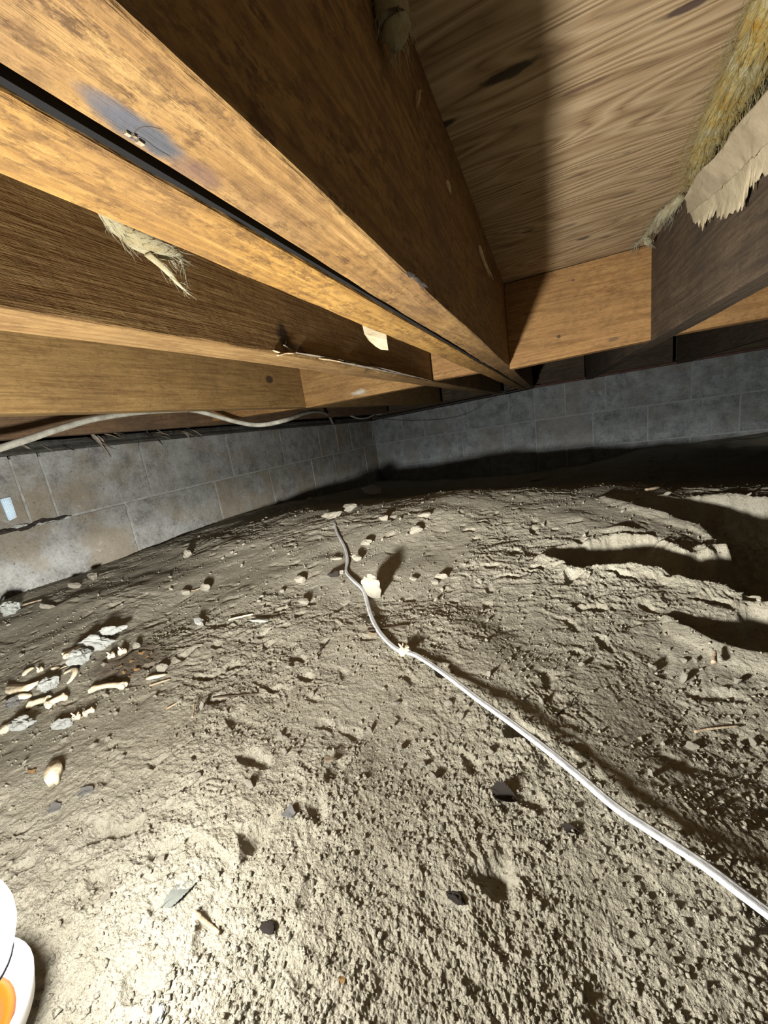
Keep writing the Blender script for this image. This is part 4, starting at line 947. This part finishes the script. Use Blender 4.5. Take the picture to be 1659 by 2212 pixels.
fluff([px_x(838, -40, -.076), px_x(848, 20, -.074), px_x(856, 65, -.073), px_x(856, 105, -.077)], [.008, .010, .009, .003], m_fib2, i4, 10, 80, .015, .0003)
# paper scrap
pz = .47; pc = [px_y(a, b_, pz) for a, b_ in ((780, 690), (832, 712), (836, 735), (840, 757), (822, 755), (810, 748), (797, 736), (788, 722))]
bm = bmesh.new(); fr_ = [bm.verts.new(tuple(p+np.array([0, .002*math.sin(i*1.7), 0]))) for i, p in enumerate(pc)]; bk_ = [bm.verts.new(tuple(p+np.array([0, .0008+.002*math.sin(i*1.7), 0]))) for i, p in enumerate(pc)]
bm.faces.new(fr_); bm.faces.new(list(reversed(bk_)))
for i in range(8): bm.faces.new((fr_[i], bk_[i], bk_[(i+1) % 8], fr_[(i+1) % 8]))
tag(add('paper_scrap', bm_mesh('paper_scrap', bm), m_torn), 'torn tan paper scrap hanging from the amber joist', 'paper')

# ------------------------------------------------------------------ the lantern
m_glow, nt, b = new_mat('glowing_globe', .4)
out = nt.nodes['Material Output']; e_ = nd(nt, 'ShaderNodeEmission'); e_.inputs[0].default_value = (1, .98, .95, 1); e_.inputs[1].default_value = 2.2
t_ = nd(nt, 'ShaderNodeBsdfTransparent'); mx = nd(nt, 'ShaderNodeMixShader'); mx.inputs[0].default_value = .5
nt.links.new(t_.outputs[0], mx.inputs[1]); nt.links.new(e_.outputs[0], mx.inputs[2]); nt.links.new(mx.outputs[0], out.inputs['Surface'])
m_shell, nt, b = new_mat('white_plastic', .35); b.inputs['Base Color'].default_value = (.82, .82, .84, 1)
m_orange, nt, b = new_mat('orange_plastic', .4); b.inputs['Base Color'].default_value = (.50, .10, .008, 1)
m_rim, nt, b = new_mat('dark_seam', .5); b.inputs['Base Color'].default_value = (.05, .05, .06, 1)
bc = px_z(-182, 2215, -.268); gzb = gz(bc[0], bc[1])
lan = empty('lantern', (bc[0], bc[1], gzb)); tag(lan, 'glowing white globe lantern with an orange band standing on the dirt', 'lantern')
ax = (.10, .03, 1)
V, Fc = lathe([(.0, .0), (.026, .0), (.035, .006), (.040, .017), (.042, .030), (.0408, .032), (.0388, .030), (.036, .019), (.029, .010), (0, .009)], (bc[0], bc[1], gzb+.001), ax, 40)
bowl = add('base_bowl', mesh_from('base_bowl', V, Fc), m_shell, lan)
V, Fc = lathe([(.0225, .0095), (.0275, .0105), (.031, .016), (.0275, .018), (.0225, .0125), (.0225, .0095)], (bc[0], bc[1], gzb+.001), ax, 32)
add('orange_band', mesh_from('orange_band', V, Fc), m_orange, bowl)
LV = Vector(LAMP); foot = Vector((bc[0], bc[1], gzb+.03))
V, Fc = tube([foot, foot*.5+LV*.5, LV-Vector((0, 0, .028))], [.014, .013, .012], k=14, upv=(0, 1, 0)); add('neck', mesh_from('neck', V, Fc), m_shell, lan)
bm = bmesh.new(); bmesh.ops.create_uvsphere(bm, u_segments=32, v_segments=20, radius=.031)
for v in bm.verts: v.co += LV
globe = add('globe', bm_mesh('globe', bm, True), m_glow, lan)
va = (-LV).normalized()+Vector((-.55, .5, .1)); th_ = np.linspace(0, 2*math.pi, 49); a_ = va.orthogonal().normalized(); b2_ = va.normalized().cross(a_)
V, Fc = tube([tuple(LV+(a_*math.cos(t)+b2_*math.sin(t))*.0314) for t in th_], .0009, k=6, upv=tuple(va.normalized()), cap=False); add('seam', mesh_from('seam', V, Fc), m_rim, globe)
ld = bpy.data.lights.new('lantern_light', 'POINT'); ld.energy = LAMP_POWER; ld.shadow_soft_size = .024; ld.color = (1, .98, .93)
ld.use_nodes = True; nt = ld.node_tree; em = nt.nodes['Emission']
tc = nd(nt, 'ShaderNodeTexCoord'); sx = nd(nt, 'ShaderNodeSeparateXYZ'); nt.links.new(tc.outputs['Normal'], sx.inputs[0])
t01 = math_(nt, 'MULTIPLY_ADD', sx.outputs[2], .5); t01.node.inputs[2].default_value = .5
rp = nd(nt, 'ShaderNodeFloatCurve'); nt.links.new(t01, rp.inputs['Value']); cv = rp.mapping.curves[0]
while len(cv.points) < len(BEAM): cv.points.new(.5, .5)
for p, (s_, i_) in zip(cv.points, BEAM): p.location = (s_*.5+.5, i_); p.handle_type = 'AUTO_CLAMPED'
rp.mapping.update(); nt.links.new(math_(nt, 'MULTIPLY', rp.outputs[0], 188.0), em.inputs['Strength'])
lo = bpy.data.objects.new('bulb_light', ld); COL.objects.link(lo); lo.parent = lan; lo.location = tuple(LAMP-np.array([bc[0], bc[1], gzb]))

for o in list(bpy.data.objects):
    if '_o' in o: del o['_o']
